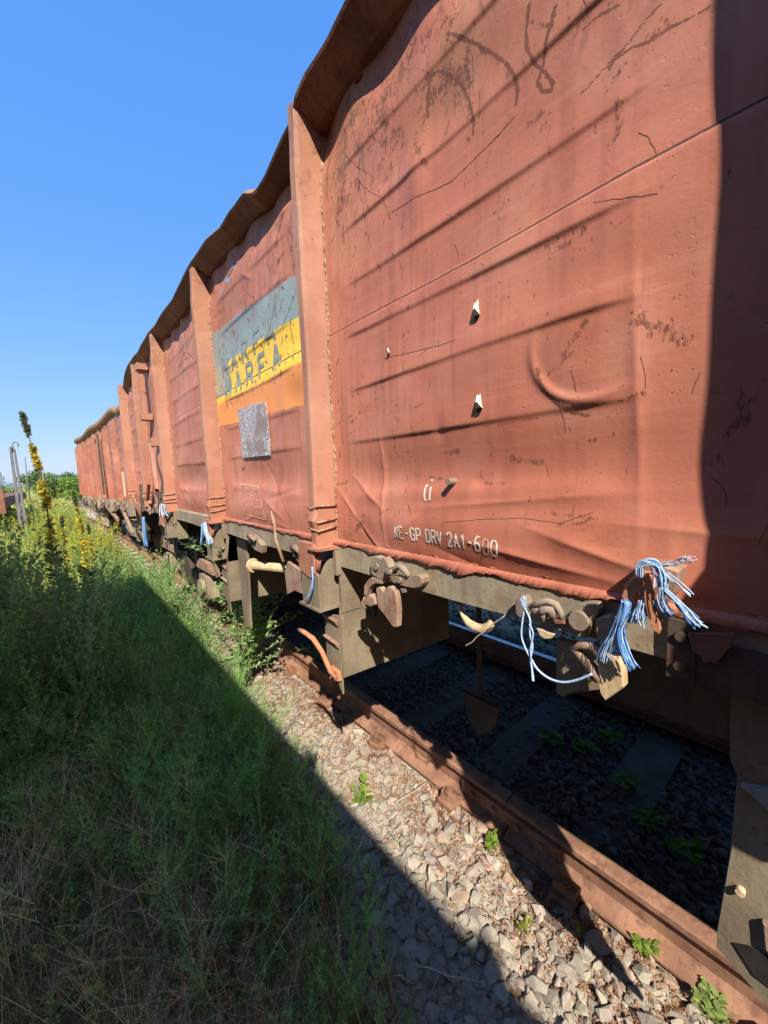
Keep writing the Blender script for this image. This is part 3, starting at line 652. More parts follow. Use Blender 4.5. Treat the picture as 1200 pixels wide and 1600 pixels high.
o = m.build('top_rim', [M['rim'], M['yrim']], W1)
for p in o.data.polygons:
    if (p.index % n) in (5, 6) and p.index < (N - 1) * n: p.material_index = 1
# ---- posts
def post(y0, tip=3.165, w=.088, dep=.1):
    m = MB(); ys = [y0, y0 + .012, y0 + w - .03, y0 + w]
    zs = [1.47, 1.56, 1.60, 1.64, 1.8, 2.2, 2.6, 3.0, 3.10, tip + .06]; V = []
    for k, z in enumerate(zs):
        d = dep * (1.0 if z > 1.7 else 1.05); 
        if abs(z - 1.60) < .01: d *= 1.13
        if z > 3.05: d = dep * .93
        b = .004 * math.sin(z * 9 + y0)
        prof = [(XW + .02, ys[0]), (XW - d + .012, ys[0] + .004), (XW - d, ys[1] + .006), (XW - d, ys[2]), (XW - d + .02, ys[2] + .012), (XW + .02, ys[3] + .02)]
        V += [(p[0] + b, p[1] + b * .6, z) for p in prof]
    n = 6; F = [(i * n + k, i * n + k + 1, (i + 1) * n + k + 1, (i + 1) * n + k) for i in range(len(zs) - 1) for k in range(n - 1)]
    m.add(V, F); m.add([V[-6 + k] for k in range(6)], [tuple(range(6))]); m.add([V[k] for k in range(6)], [tuple(range(6))])
    o = m.build('post', M['post'], W1)
    wb = MB(); pts = []; z = 1.5
    while z < 3.16:
        pts.append((float(surf(y0 - .012, z)) - .002 + random.uniform(-.0015, .0015), y0 - .003 + random.uniform(-.003, .002), z)); z += .011
    wb.tube(pts, [random.uniform(.0025, .0062) for _ in pts], 5, smooth=False); wb.build('weld_bead', M['weld'], o)
    cr = MB()
    for z in (1.565, 1.60, 1.655):
        cr.tube([(XW - .005, y0 - .008, z + .004), (XW - dep * 1.04, y0 - .004, z + random.uniform(-.010, .010)), (XW - dep * 1.08, y0 + .03, z - .004), (XW - dep * 1.1, y0 + w - .02, z)], .0042, 6)
    cr.build('crimp', M['weld'], o)
    return o
for y0 in (-4.62, -3.05, -1.56, -.058, 1.418, 2.897, 4.412, 5.66, 6.95): post(y0, w=.088)
# ---- solebar, floor, hidden far side and ends
m = MB(); 
ys = np.arange(-4.6, 7.0, .04); V = []
for y in ys: V += [(.935, y, 1.50), (.905 + .003 * math.sin(y * 9), y, 1.492), (.903 + .003 * math.sin(y * 7), y, 1.395 + .003 * math.sin(y * 5)), (1.0, y, 1.388)]
F = [(i * 4 + k, i * 4 + k + 1, i * 4 + k + 5, i * 4 + k + 4) for i in range(len(ys) - 1) for k in range(3)]
m.add(V, F); m.build('solebar', M['frame'], W1)
v, f = [], []
V = []; F = []; ys = np.arange(.04, 2.9, .007); jag = 0
for i, y in enumerate(ys):
    jag += random.uniform(-.0042, .0042) - jag * .14; V += [(float(surf(y, 1.512)) - .0015, y, 1.512), (.8975 - abs(jag) * .2, y, 1.491 + jag), (.905, y, 1.490 + jag)]
    if i: F += [(3 * i - 3, 3 * i - 2, 3 * i + 1, 3 * i), (3 * i - 2, 3 * i - 1, 3 * i + 2, 3 * i + 1)]
m = MB(); m.add(V, F, 0, True); m.build('torn_edge', M['red'], W1)
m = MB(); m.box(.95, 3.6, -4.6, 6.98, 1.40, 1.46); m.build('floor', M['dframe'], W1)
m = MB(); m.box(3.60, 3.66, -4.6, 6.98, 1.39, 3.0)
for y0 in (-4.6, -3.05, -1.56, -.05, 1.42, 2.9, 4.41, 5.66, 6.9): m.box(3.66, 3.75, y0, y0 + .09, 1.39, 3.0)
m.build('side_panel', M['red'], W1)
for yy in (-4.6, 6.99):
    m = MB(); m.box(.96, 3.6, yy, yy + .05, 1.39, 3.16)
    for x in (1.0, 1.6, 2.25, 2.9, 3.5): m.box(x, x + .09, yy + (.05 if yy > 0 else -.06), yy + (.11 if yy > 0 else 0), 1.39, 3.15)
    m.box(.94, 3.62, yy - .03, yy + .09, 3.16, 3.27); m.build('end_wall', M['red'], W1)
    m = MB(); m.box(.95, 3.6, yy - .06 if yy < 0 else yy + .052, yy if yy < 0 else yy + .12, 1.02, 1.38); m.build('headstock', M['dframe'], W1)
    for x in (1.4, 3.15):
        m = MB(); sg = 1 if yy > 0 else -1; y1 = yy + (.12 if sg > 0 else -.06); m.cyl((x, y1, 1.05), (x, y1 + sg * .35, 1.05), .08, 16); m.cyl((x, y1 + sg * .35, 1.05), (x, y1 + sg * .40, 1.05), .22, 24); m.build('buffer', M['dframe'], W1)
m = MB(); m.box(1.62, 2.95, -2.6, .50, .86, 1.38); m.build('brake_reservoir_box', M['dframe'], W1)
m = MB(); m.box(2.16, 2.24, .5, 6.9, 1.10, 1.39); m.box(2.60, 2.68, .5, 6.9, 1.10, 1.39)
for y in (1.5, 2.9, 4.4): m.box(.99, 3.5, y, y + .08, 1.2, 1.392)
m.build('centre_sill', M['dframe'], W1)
# open side door standing out from the wagon behind the photographer's right shoulder
m = MB(); m.prismY([(.925, 1.50), (.82, 1.49), (.77, 1.53), (.72, 1.48), (.68, 1.50), (.65, 1.56), (.61, 1.57), (.58, 1.62), (.57, 1.75), (.575, 2.0), (.60, 2.07), (.63, 2.12), (.63, 3.25), (.925, 3.25)], -.36, -.325); m.bar((.66, -.372, 1.65), (.90, -.372, 3.2), .03, .02); m.build('open_door_flap', M['red'], W1)
# door gear of the far bay
m = MB(); m.box(.84, .885, 5.22, 5.29, 2.55, 3.10); m.box(.82, .93, 5.18, 5.34, 3.06, 3.13); m.box(.82, .93, 5.18, 5.34, 2.50, 2.57); m.build('door_bar', M['post'], W1)
m = MB(); m.bar((.84, 4.98, 2.2), (.82, 4.76, 1.70), .035, .05); m.box(.84, .93, 4.9, 5.05, 2.18, 2.27); m.build('door_lever', M['post'], W1)
m = MB()
for k in range(14): m = MB(); y = 5.0 + random.uniform(-.35, 1.0); m.bar((.86 + random.uniform(-.06, .04), y, 1.62 + random.uniform(-.12, .15)), (.84 + random.uniform(-.05, .05), y + random.uniform(-.25, .25), 1.50 + random.uniform(-.25, .1)), .03, .04); m.build('hinge_bar', M[('rustcast', 'dframe', 'rim')[k % 3]], W1)
m = MB(); m.prismX([(4.5, 1.49), (4.5, 1.70), (4.72, 1.60), (4.9, 1.49)], .85, .88); m.build('hinge_bracket', M['post'], W1); m = MB(); m.prismX([(6.2, 1.45), (6.6, 1.50), (6.9, 1.62), (6.9, 1.50), (6.3, 1.30)], .85, .87); m.build('hinge_bracket', M['post'], W1)
# ---- stake pockets below each post
def pocket(y0):
    m = MB()
    x0, x1 = .818, .905
    # outer face with the scooped top, side face, bottom lip
    m.prismX([(y0 - .0, 1.36), (y0, 1.215), (y0 + .15, 1.215), (y0 + .15, 1.41), (y0 + .10, 1.40)], x0, x0 + .012)
    m.prismY([(x0 + .013, 1.355), (x0 + .013, 1.215), (x1 + .02, 1.215), (x1 + .02, 1.44), (x1 - .02, 1.43), (x1 - .05, 1.40)], y0 - .001, y0 + .010)
    m.box(x0 - .012, x1 + .03, y0 - .012, y0 + .165, 1.203, 1.2145, j=.001)
    o = m.build('stake_pocket', M['plate'], W1)
    m = MB(); m.prismY([(.90, 1.46), (.90, 1.185), (1.0, 1.185), (1.0, 1.46)], y0 - .045, y0 - .035); m.box(.88, .905, y0 - .05, y0 - .03, 1.36, 1.47); m.build('flange', M['plate'], o)
    m = MB(); m.prismX([(y0 + .02, 1.50), (y0 + .15, 1.50), (y0 + .16, 1.37), (y0 + .06, 1.34), (y0 + .02, 1.37)], .812, .84); m.box(.80, .93, y0 - .045, y0 + .05, 1.475, 1.487, j=.002)
    m.tube([(.845, y0 + .04, 1.46), (.835, y0 + .01, 1.435), (.83, y0 + .02, 1.38)], .012, 6); m.build('post_shoe', M['post'], o)
    return o
for y0 in (1.425, 2.905, 4.42, -.05): 
    if y0 > 0: pocket(y0)
# ---- hanging step plates (face towards the camera) under the posts
def stepplate(y0, full=True):
    m = MB()
    m.prismY([(.895, 1.18), (.895, .885), (1.62, .838), (1.62, 1.40), (.93, 1.40)], y0, y0 + .012)
    o = m.build('hanger_plate', M['plate'], W1)
    m = MB(); m.prismX([(y0 + .014, 1.17), (y0 + .014, .80), (y0 + .05, .845), (y0 + .135, .93), (y0 + .135, 1.15)], .893, .902); m.build('hanger_plate', M['plate'], W1)
    for z in (1.135, 1.03): m = MB(); m.add([(.884, y0 + .014, z - .01), (.872, y0 + .016, z + .012), (.872, y0 + .125, z + .022), (.884, y0 + .13, z + .002), (.891, y0 + .13, z + .024), (.891, y0 + .014, z + .014)], [(0, 1, 2, 3), (1, 5, 4, 2), (0, 3, 4, 5), (0, 5, 1), (3, 2, 4)]); m.build('step_rung', M['rustcast'], W1)
    if full:
        m = MB(); m.tube([(.80, y0 + .215, 1.075), (.80, y0 + .165, 1.078), (.82, y0 + .125, 1.055), (.85, y0 + .105, .99), (.87, y0 + .075, .90), (.885, y0 + .04, .875)], [.010, .011, .012, .012, .012, .014], 8)
        m.prismX([(y0 + .02, .91), (y0 + .085, .915), (y0 + .05, .86), (y0 + .014, .87)], .874, .892); m.build('step_handle', M['orange'], W1)
stepplate(1.385); stepplate(2.86, False)
m = MB(); m.prismY([(.93, 1.38), (.93, .92), (1.06, .90), (1.06, 1.38)], 3.05, 3.06); m.prismX([(2.62, 1.36), (2.82, 1.36), (2.80, .72), (2.68, .72)], .96, .975); m.build('hanger_plate', M['plate'], W1)
m = MB(); m.cyl((.90, 2.36, 1.24), (1.0, 2.05, 1.25), .028, 12); m.cyl((.895, 2.38, 1.24), (.90, 2.36, 1.24), .045, 10); m.build('brake_pipe', M['ivory'], W1)
m = MB(); m.tube([(.91, 2.06, 1.60), (.905, 2.02, 1.52), (.895, 2.0, 1.45), (.90, 1.93, 1.33)], .009, 6); m.build('loose_rod', M['rustcast'], W1)
for (a, b) in ((2.35, 2.1), (1.78, 1.62)):
    m = MB(); m.prismX([(a, 1.43), (a - .06, 1.45), (a - .16, 1.42), (a - .22, 1.40), (a - .20, 1.355), (a - .1, 1.36), (a - .03, 1.40)], .868, .90); m.tube([(.86, a - .05, 1.44), (.85, a - .10, 1.45), (.86, a - .15, 1.425)], .016, 8); m.cyl((.858, a - .06, 1.41), (.87, a - .06, 1.41), .012, 10)
    m.build('door_latch', M['cast'], W1)
m = MB(); m.prismX([(1.63, 1.33), (1.80, 1.36), (1.84, 1.30), (1.83, 1.18), (1.74, 1.22), (1.63, 1.22)], .86, .875); m.build('latch_flap', M['rustcast'], W1)
# ---- latch cluster one (just right of the post)
def outline(pts, X): return [P(a, b, X) for a, b in pts]
X0 = .87
L1 = MB().prismX(outline([(579, 870), (587, 869), (595, 873), (600, 871), (605, 879), (609, 887), (606, 893), (603, 896), (601, 905), (598, 907), (590, 904), (584, 900), (580, 896)], X0), X0, .902, ch=.003)
y, z = P(589, 885, X0); L1.cyl((X0 - .008, y, z), (X0 + .004, y, z), .0125, 14)
L1 = L1.build('door_latch', M['cast'], W1)
m = MB().prismX(outline([(615, 900), (628, 902), (640, 904), (644, 899), (651, 898), (657, 899), (661, 904), (661, 911), (657, 917), (648, 919), (640, 918), (632, 916), (622, 912), (613, 909)], X0), X0 - .004, .902, ch=.003)
y, z = P(627, 906, X0); m.cyl((X0 - .012, y, z), (X0, y, z), .0095, 12); m.build('catch_plate', M['cast'], L1)
m = MB(); q = outline([(605, 897), (612, 894), (619, 891)], X0); m.tube([(X0 - .005, a, b) for a, b in q], .011, 8)
q = outline([(618, 893), (621, 886), (627, 884), (632, 888), (637, 894), (641, 900)], X0); m.tube([(X0 - .006, a, b) for a, b in q], [.010, .010, .011, .012, .010, .008], 8); m.build('latch_pin', M['cast'], L1)
m = MB().prismX(outline([(590, 919), (593, 917), (597, 917), (600, 921), (602, 923), (605, 919), (608, 916), (613, 915), (616, 918), (620, 923), (622, 928), (624, 940), (625, 954), (624, 978), (621, 980), (617, 979), (612, 972), (606, 964), (600, 956), (593, 948), (592, 935)], X0), X0 - .010, X0 + .010, ch=.0045)
m.build('swing_weight', M['rustcast'], L1)
for pts, x_ in (([(574, 906), (580, 902), (590, 904), (598, 908), (597, 912), (587, 910), (580, 912), (576, 920), (572, 932), (568, 930), (568, 915)], X0), ([(571, 934), (580, 928), (588, 933), (590, 944), (582, 948), (573, 944)], X0 - .01), ([(563, 942), (569, 932), (571, 946), (573, 951), (564, 949)], X0 - .004)):
    m = MB().prismX(outline(pts, X0), x_, x_ + .024, ch=.005); m.build('rusty_link', M['rustcast'], L1)
m = MB(); cy, cz = P(578, 945, .91); m.tube([(.915, cy + .03 * math.cos(a), cz - .015 + .032 * math.sin(a)) for a in np.linspace(0, 6.28, 22)], .007, 6, cap=False); m.build('ring', M['dframe'], L1)
m = MB().prismX(outline([(625, 920), (633, 920), (633, 926), (628, 927)], X0), X0, X0 + .02); m.build('peg', M['cast'], L1)
# ---- latch cluster two
L2 = MB().prismX(outline([(804, 942), (808, 935), (814, 933), (819, 937), (822, 945), (820, 955), (817, 964), (812, 966), (806, 960)], X0), X0, .902, ch=.003).build('door_latch', M['cast'], W1)
m = MB().prismX(outline([(842, 977), (852, 969), (862, 963), (874, 967), (886, 968), (890, 958), (896, 950), (905, 944), (918, 943), (930, 944), (936, 951), (934, 960), (926, 975), (918, 992), (912, 998), (895, 992), (870, 985), (852, 980)], X0), X0, .902, ch=.003); 
y, z = P(908, 968, X0); m.cyl((X0 - .016, y, z), (X0 + .004, y, z), .021, 20); m.build('catch_plate', M['cast'], L2)
m = MB(); q = outline([(836, 952), (848, 957), (857, 961)], X0); m.tube([(X0 - .008, a, b) for a, b in q], .012, 10)
q = outline([(832, 949), (845, 940), (860, 938), (872, 943), (878, 953), (881, 965)], X0); m.tube([(X0 - .010, a, b) for a, b in q], [.007, .009, .009, .009, .008, .007], 8)
q = outline([(846, 958), (855, 951), (866, 951), (868, 962)], X0); m.tube([(X0 - .012, a, b) for a, b in q], [.010, .012, .013, .010], 8); m.build('latch_pin', M['cast'], L2)
m = MB().prismX(outline([(869, 964), (886, 967), (887, 972), (872, 971)], X0), X0 - .018, X0 - .004); m.build('rust_red_tab', M['rim'], L2)
m = MB().prismX(outline([(930, 968), (940, 963), (953, 962), (960, 968), (966, 985), (970, 1000), (968, 1010), (958, 1011), (945, 1006), (934, 1000), (929, 988)], X0), X0 - .002, .902, ch=.004); m.build('lug_plate', M['cast'], W1)
m = MB().prismX(outline([(838, 982), (850, 985), (866, 992), (861, 998), (851, 999), (843, 993)], X0), X0, X0 + .012); m.build('lug_plate', M['ivory'], W1)
# flat plate behind, catching light in patches
m = MB().prismX(outline([(870, 998), (905, 1006), (950, 1020), (950, 1075), (895, 1082), (878, 1087), (870, 1080)], .93), .925, .945); m.build('hanger_plate', M['plate'], W1)
m = MB().prismX(outline([(937, 1019), (948, 1024), (960, 1027), (970, 1030), (974, 1036), (976, 1052), (977, 1072), (963, 1082), (947, 1093), (940, 1083), (937, 1070), (936, 1045)], .85), .842, .866, ch=.004); HS = m.build('hinge_shackle', M['ivory'], W1)
m = MB(); q = outline([(938, 1062), (926, 1046), (912, 1030), (896, 1013), (908, 1008), (925, 1009), (938, 1020), (944, 1032)], .85); m.tube([(.852 - (.006 if i > 3 else 0), a, b) for i, (a, b) in enumerate(q)], [.014, .013, .012, .010, .009, .009, .011, .013], 8); m.build('shackle_loop', M['rustcast'], HS)
# ivory crescent hook
m = MB(); q = outline([(718, 944), (723, 960), (732, 973), (744, 981), (757, 983), (767, 976), (768, 968), (764, 962)], .93); m.tube([(.93, a, b) for a, b in q], [.004, .009, .013, .015, .015, .013, .009, .004], 10); m.build('crescent_hook', M['ivory'], W1)
# dark pendulum plate and rod under the frame
m = MB(); m.cyl((1.4, 1.02, 1.3), (1.4, 1.02, .75), .012, 8); m.prismX([(1.12, .73), (.92, .73), (.95, .62), (1.02, .55), (1.08, .60)], 1.39, 1.41); m.build('pendulum_plate', M['dframe'], W1)
# big orange hook near the right, in the sun
m = MB().prismX(outline([(972, 930), (977, 916), (984, 907), (991, 900), (1005, 894), (1021, 895), (1028, 907), (1028, 916), (1012, 928), (1009, 919), (1000, 921), (994, 928), (993, 937), (998, 949), (991, 948), (983, 944), (976, 938)], .835), .825, .85, ch=.004); HK = m.build('coupling_hook', M['orange'], W1)
m = MB().prismX(outline([(1008, 897), (1014, 896), (1018, 910), (1023, 930), (1028, 953), (1034, 972), (1035, 982), (1032, 988), (1027, 986), (1019, 974), (1013, 955), (1009, 935)], .82), .806, .823, ch=.004); m.build('hook_tongue', M['orange'], HK)
m = MB().prismX(outline([(995, 885), (1010, 878), (1040, 880), (1066, 890), (1060, 925), (1040, 945), (1015, 940), (1000, 930)], .88), .868, .93, ch=.006); m.build('hook_bracket', M['rustcast'], W1)
# solebar doubler with bolts, torn flap; their dark metal stands in for deep shade
m = MB(); m.box(.890, .903, .155, .20, 1.37, 1.49); m.box(.892, .903, .02, .155, 1.37, 1.46)
for yy, zz in ((.178, 1.46), (.178, 1.40)): m.cyl((.882, yy, zz), (.893, yy, zz), .010, 8)
m.build('doubler_plate', M['dframe'], W1)
m = MB().prismX(outline([(1078, 985), (1150, 985), (1145, 1005), (1122, 1032), (1115, 1028), (1105, 1032), (1098, 1020), (1085, 1012)], .90), .880, .8865); m.build('torn_flap', M['rim'], W1)
# right foreground guard plate with a screw and rust patch
G1 = MB()
gp = [(.108, 1.36), (.103, 1.22), (.092, 1.20), (.094, 1.06), (.108, .84), (.106, .805), (.02, .752), (-.30, .70), (-.30, 1.36)]
G1.prismX(gp, .93, .945, ch=.002); G1 = G1.build('axle_guard', M['plate'], W1)
m = MB(); yy, zz = P(1157, 1392, .925); m.cyl((.918, yy, zz), (.932, yy, zz), .0072, 16); m.build('screw_head', M['ivory'], G1)
m = MB(); m.prismX([(.085, 1.19), (.03, 1.155), (.03, 1.18), (.0, 1.19), (-.1, 1.17), (-.1, 1.24), (.03, 1.21)], .912, .928, ch=.002); m.build('torn_liner', M['concrete'], G1)
m = MB(); m.prismX([(.082, .845), (.06, .862), (.02, .868), (-.03, .862), (-.04, .835), (.0, .80), (.05, .805)], .926, .9285, ch=.0005); m.build('dark_ellipse', M['black'], G1)  # thin black ellipse laid on the guard plate
m = MB(); m.prismX([(.045, .935), (.0, .95), (-.08, .95), (-.08, .87), (.01, .868), (.04, .885)], .917, .929, ch=.003); m.build('rust_patch', M['rustcast'], G1)
# ---- bogies
def bogie(yc):
    b = bpy.data.objects.new('bogie', None); COL.objects.link(b); b.parent = W1; b.location = Vector((2.28, yc, .5)) - wloc(W1)
    m = MB()
    for x in (1.25, 3.25): m.prismX([(yc - 1.15, .62), (yc - .95, .80), (yc - .3, .82), (yc - .2, .62), (yc + .2, .62), (yc + .3, .82), (yc + .95, .80), (yc + 1.15, .62), (yc + 1.1, .48), (yc + .3, .42), (yc - .3, .42), (yc - 1.1, .48)], x, x + .07)
    m.box(1.3, 3.2, yc - .15, yc + .15, .55, 1.0); m.build('bogie_frame', M['dframe'], b)
    for dy in (-.9, .9):
        m = MB()
        for x, s_ in ((1.50, 1), (3.0, -1)):
            m.cyl((x, yc + dy, .62), (x + s_ * .10, yc + dy, .62), .445, 36); m.cyl((x + s_ * .10, yc + dy, .62), (x + s_ * .14, yc + dy, .62), .475, 36)
        m.cyl((1.2, yc + dy, .62), (3.3, yc + dy, .62), .07, 14); m.build('wheelset', M['dframe'], b)
        m = MB(); m.box(1.12, 1.26, yc + dy - .12, yc + dy + .12, .50, .74, j=.008); m.cyl((1.08, yc + dy, .62), (1.12, yc + dy, .62), .09, 16); m.build('axle_box', M['frame'], b)
        m = MB()
        for k in range(5): m.box(1.13, 1.23, yc + dy - .34 + .05 * k, yc + dy + .34 - .05 * k, .80 + k * .022, .817 + k * .022)
        m.build('leaf_spring', M['rustcast'], b)
        for s_ in (-1, 1): m = MB(); m.bar((1.18, yc + dy + s_ * .33, .78), (1.16, yc + dy + s_ * .36, 1.2), .04, .05); m.build('spring_hanger', M['cast'], b)
bogie(5.35); bogie(-3.4)

# ================================================================== ROPES (tied to the wagon, things of their own)
def strand(m, pts, r, n=6, mi=0, sub=5):
    """smooth curve through pts"""
    p = [Vector(q) for q in pts]; out = []
    for i in range(len(p) - 1):
        a, b, c_, d = p[max(i - 1, 0)], p[i], p[i + 1], p[min(i + 2, len(p) - 1)]
        for k in range(sub):
            t = k / sub; out.append(.5 * ((2 * b) + (c_ - a) * t + (2 * a - 5 * b + 4 * c_ - d) * t * t + (3 * b - a - 3 * c_ + d) * t ** 3))
    out.append(p[-1]); m.tube(out, r, n, mi)
def p3(pts, X=.82): return [(X if len(q) < 3 else q[2], *P(q[0], q[1], X if len(q) < 3 else q[2])) for q in pts]
def bundle(m, pts, n, r, spread0, spread1, mi=None, seed=1):
    n = int(n * 1.7); r = r * .62; rr = random.Random(seed); p = [Vector(q) for q in pts]; N = len(p)
    for k in range(n):
        o = Vector((rr.gauss(0, 1), rr.gauss(0, 1), rr.gauss(0, .5))); o2 = Vector((rr.gauss(0, 1), rr.gauss(0, 1), rr.gauss(0, 1)))
        end = rr.uniform(.75, 1.05)
        q = [pt + o * (spread0 + (spread1 - spread0) * (i / (N - 1)) ** 1.5) + o2 * .0012 + Vector((rr.gauss(0, 1), rr.gauss(0, 1), rr.gauss(0, 1))) * (.0022 * i / (N - 1)) for i, pt in enumerate(p)]
        q[-1] = q[-2] + (q[-1] - q[-2]) * end
        strand(m, q, r * rr.uniform(.7, 1.2), 5, rr.choice(mi) if mi else 0, 4)
RM = [M['rope'], M['ropelt']]
m = MB(); bundle(m, p3([(978, 940), (974, 960), (968, 985), (975, 1015), (986, 1043)], .815), 34, .0015, .003, .0050, [0, 0, 0, 1], 3); bundle(m, p3([(976, 940), (968, 965), (960, 990), (950, 1015), (945, 1035)], .815), 12, .0009, .003, .008, [0, 1], 4)
m.build('rope_tassel', RM, None, label='bright blue frayed rope tassel hanging below the orange hook', cat='rope')
m = MB(); bundle(m, p3([(1000, 900), (1001, 884), (1012, 877), (1027, 882), (1034, 900), (1034, 918)], .80), 20, .0018, .002, .005, [1, 1, 0], 5)
bundle(m, p3([(1034, 916), (1034, 935), (1040, 950), (1046, 958)], .80), 8, .0014, .003, .004, [1, 1, 0], 6)
bundle(m, p3([(1036, 920), (1052, 935), (1068, 952), (1082, 968), (1093, 978)], .80), 22, .0017, .0015, .0045, [1, 1, 0], 7)
bundle(m, p3([(1038, 895), (1055, 908), (1070, 922), (1082, 932)], .80), 3, .0015, .001, .001, [1], 8)
m.build('knotted_rope', RM, None, label='pale blue rope looped over the orange hook, its frayed end pointing right', cat='rope')
m = MB(); bundle(m, p3([(1003, 940), (1000, 950), (998, 960), (998, 970)], .812), 26, .0011, .002, .007, [1, 1, 0], 9); bundle(m, p3([(1022, 938), (1030, 950), (1040, 958), (1047, 962)], .812), 10, .0014, .002, .005, [1, 0], 10)
m.build('rope_tuft', RM, None, label='short pale blue tuft of rope fibres poking out under the orange hook', cat='rope')
m = MB(); bundle(m, p3([(1024, 886), (1040, 882), (1058, 880), (1068, 875), (1078, 872)], .82), 12, .0016, .001, .003, [0], 11)
m.build('string_knot', [M['greyrope']], None, label='grey twisted string end sticking out to the right above the orange hook', cat='string')
m = MB()
strand(m, p3([(820, 950), (816, 972), (815, 995), (822, 1015), (829, 1030), (832, 1050), (834, 1064)], .835), .0024, 6)
strand(m, p3([(820, 950), (828, 968), (828, 990), (832, 1010), (829, 1030), (831, 1045), (832, 1064)], .833), .0024, 6)
strand(m, p3([(827, 975), (833, 990), (829, 1012), (830, 1032)], .831), .0018, 6)
bundle(m, p3([(820, 950), (818, 942), (817, 933)], .835), 12, .0011, .001, .005, [0], 12)
strand(m, p3([(830, 1030), (840, 1046), (858, 1060), (880, 1066), (903, 1062), (925, 1053)], .835), .0028, 6)
m.build('hanging_rope', [M['ropelt']], None, label='thin pale blue rope dangling in loops from a latch and sagging across to the shackle', cat='rope')
m = MB(); strand(m, p3([(803, 944), (795, 955), (783, 966), (770, 975), (758, 986), (745, 995), (738, 1003), (727, 1009)], .90), .0017, 5); strand(m, p3([(795, 955), (788, 963), (785, 966)], .90), .0012, 5)
m.build('loose_string', [M['string']], None, label='thin beige string hanging diagonally past the ivory crescent hook', cat='string')
m = MB(); bundle(m, p3([(488, 886), (489, 905), (486, 925), (477, 940)], .80), 8, .002, .001, .004, [0, 1], 13)
m.build('rope_end', RM, None, label='short blue rope end hanging beside the stake pocket of the nearest post', cat='rope')
m = MB(); bundle(m, [(.80, 2.98, 1.48), (.79, 2.95, 1.42), (.80, 2.92, 1.36), (.79, 2.88, 1.33)], 10, .003, .006, .012, [1], 14); bundle(m, [(.80, 3.06, 1.46), (.79, 3.05, 1.38), (.79, 3.08, 1.30)], 10, .003, .004, .010, [0, 1], 15)
m.build('knotted_rope', RM, None, label='tangled pale blue rope knotted on the second post pocket', cat='rope')
m = MB(); bundle(m, [(.79, 4.40, 1.56), (.78, 4.36, 1.50), (.79, 4.33, 1.44)], 12, .004, .008, .02, [1], 16)
m.build('knotted_rope', RM, None, label='pale blue rope bunch knotted at the foot of the third post', cat='rope')
m = MB(); bundle(m, [(.79, 5.6, 1.35), (.78, 5.58, 1.15), (.79, 5.6, .95)], 12, .004, .006, .014, [0, 1], 17)
m.build('hanging_rope', RM, None, label='dark blue rope hanging straight down below the wagon doors far along the side', cat='rope')

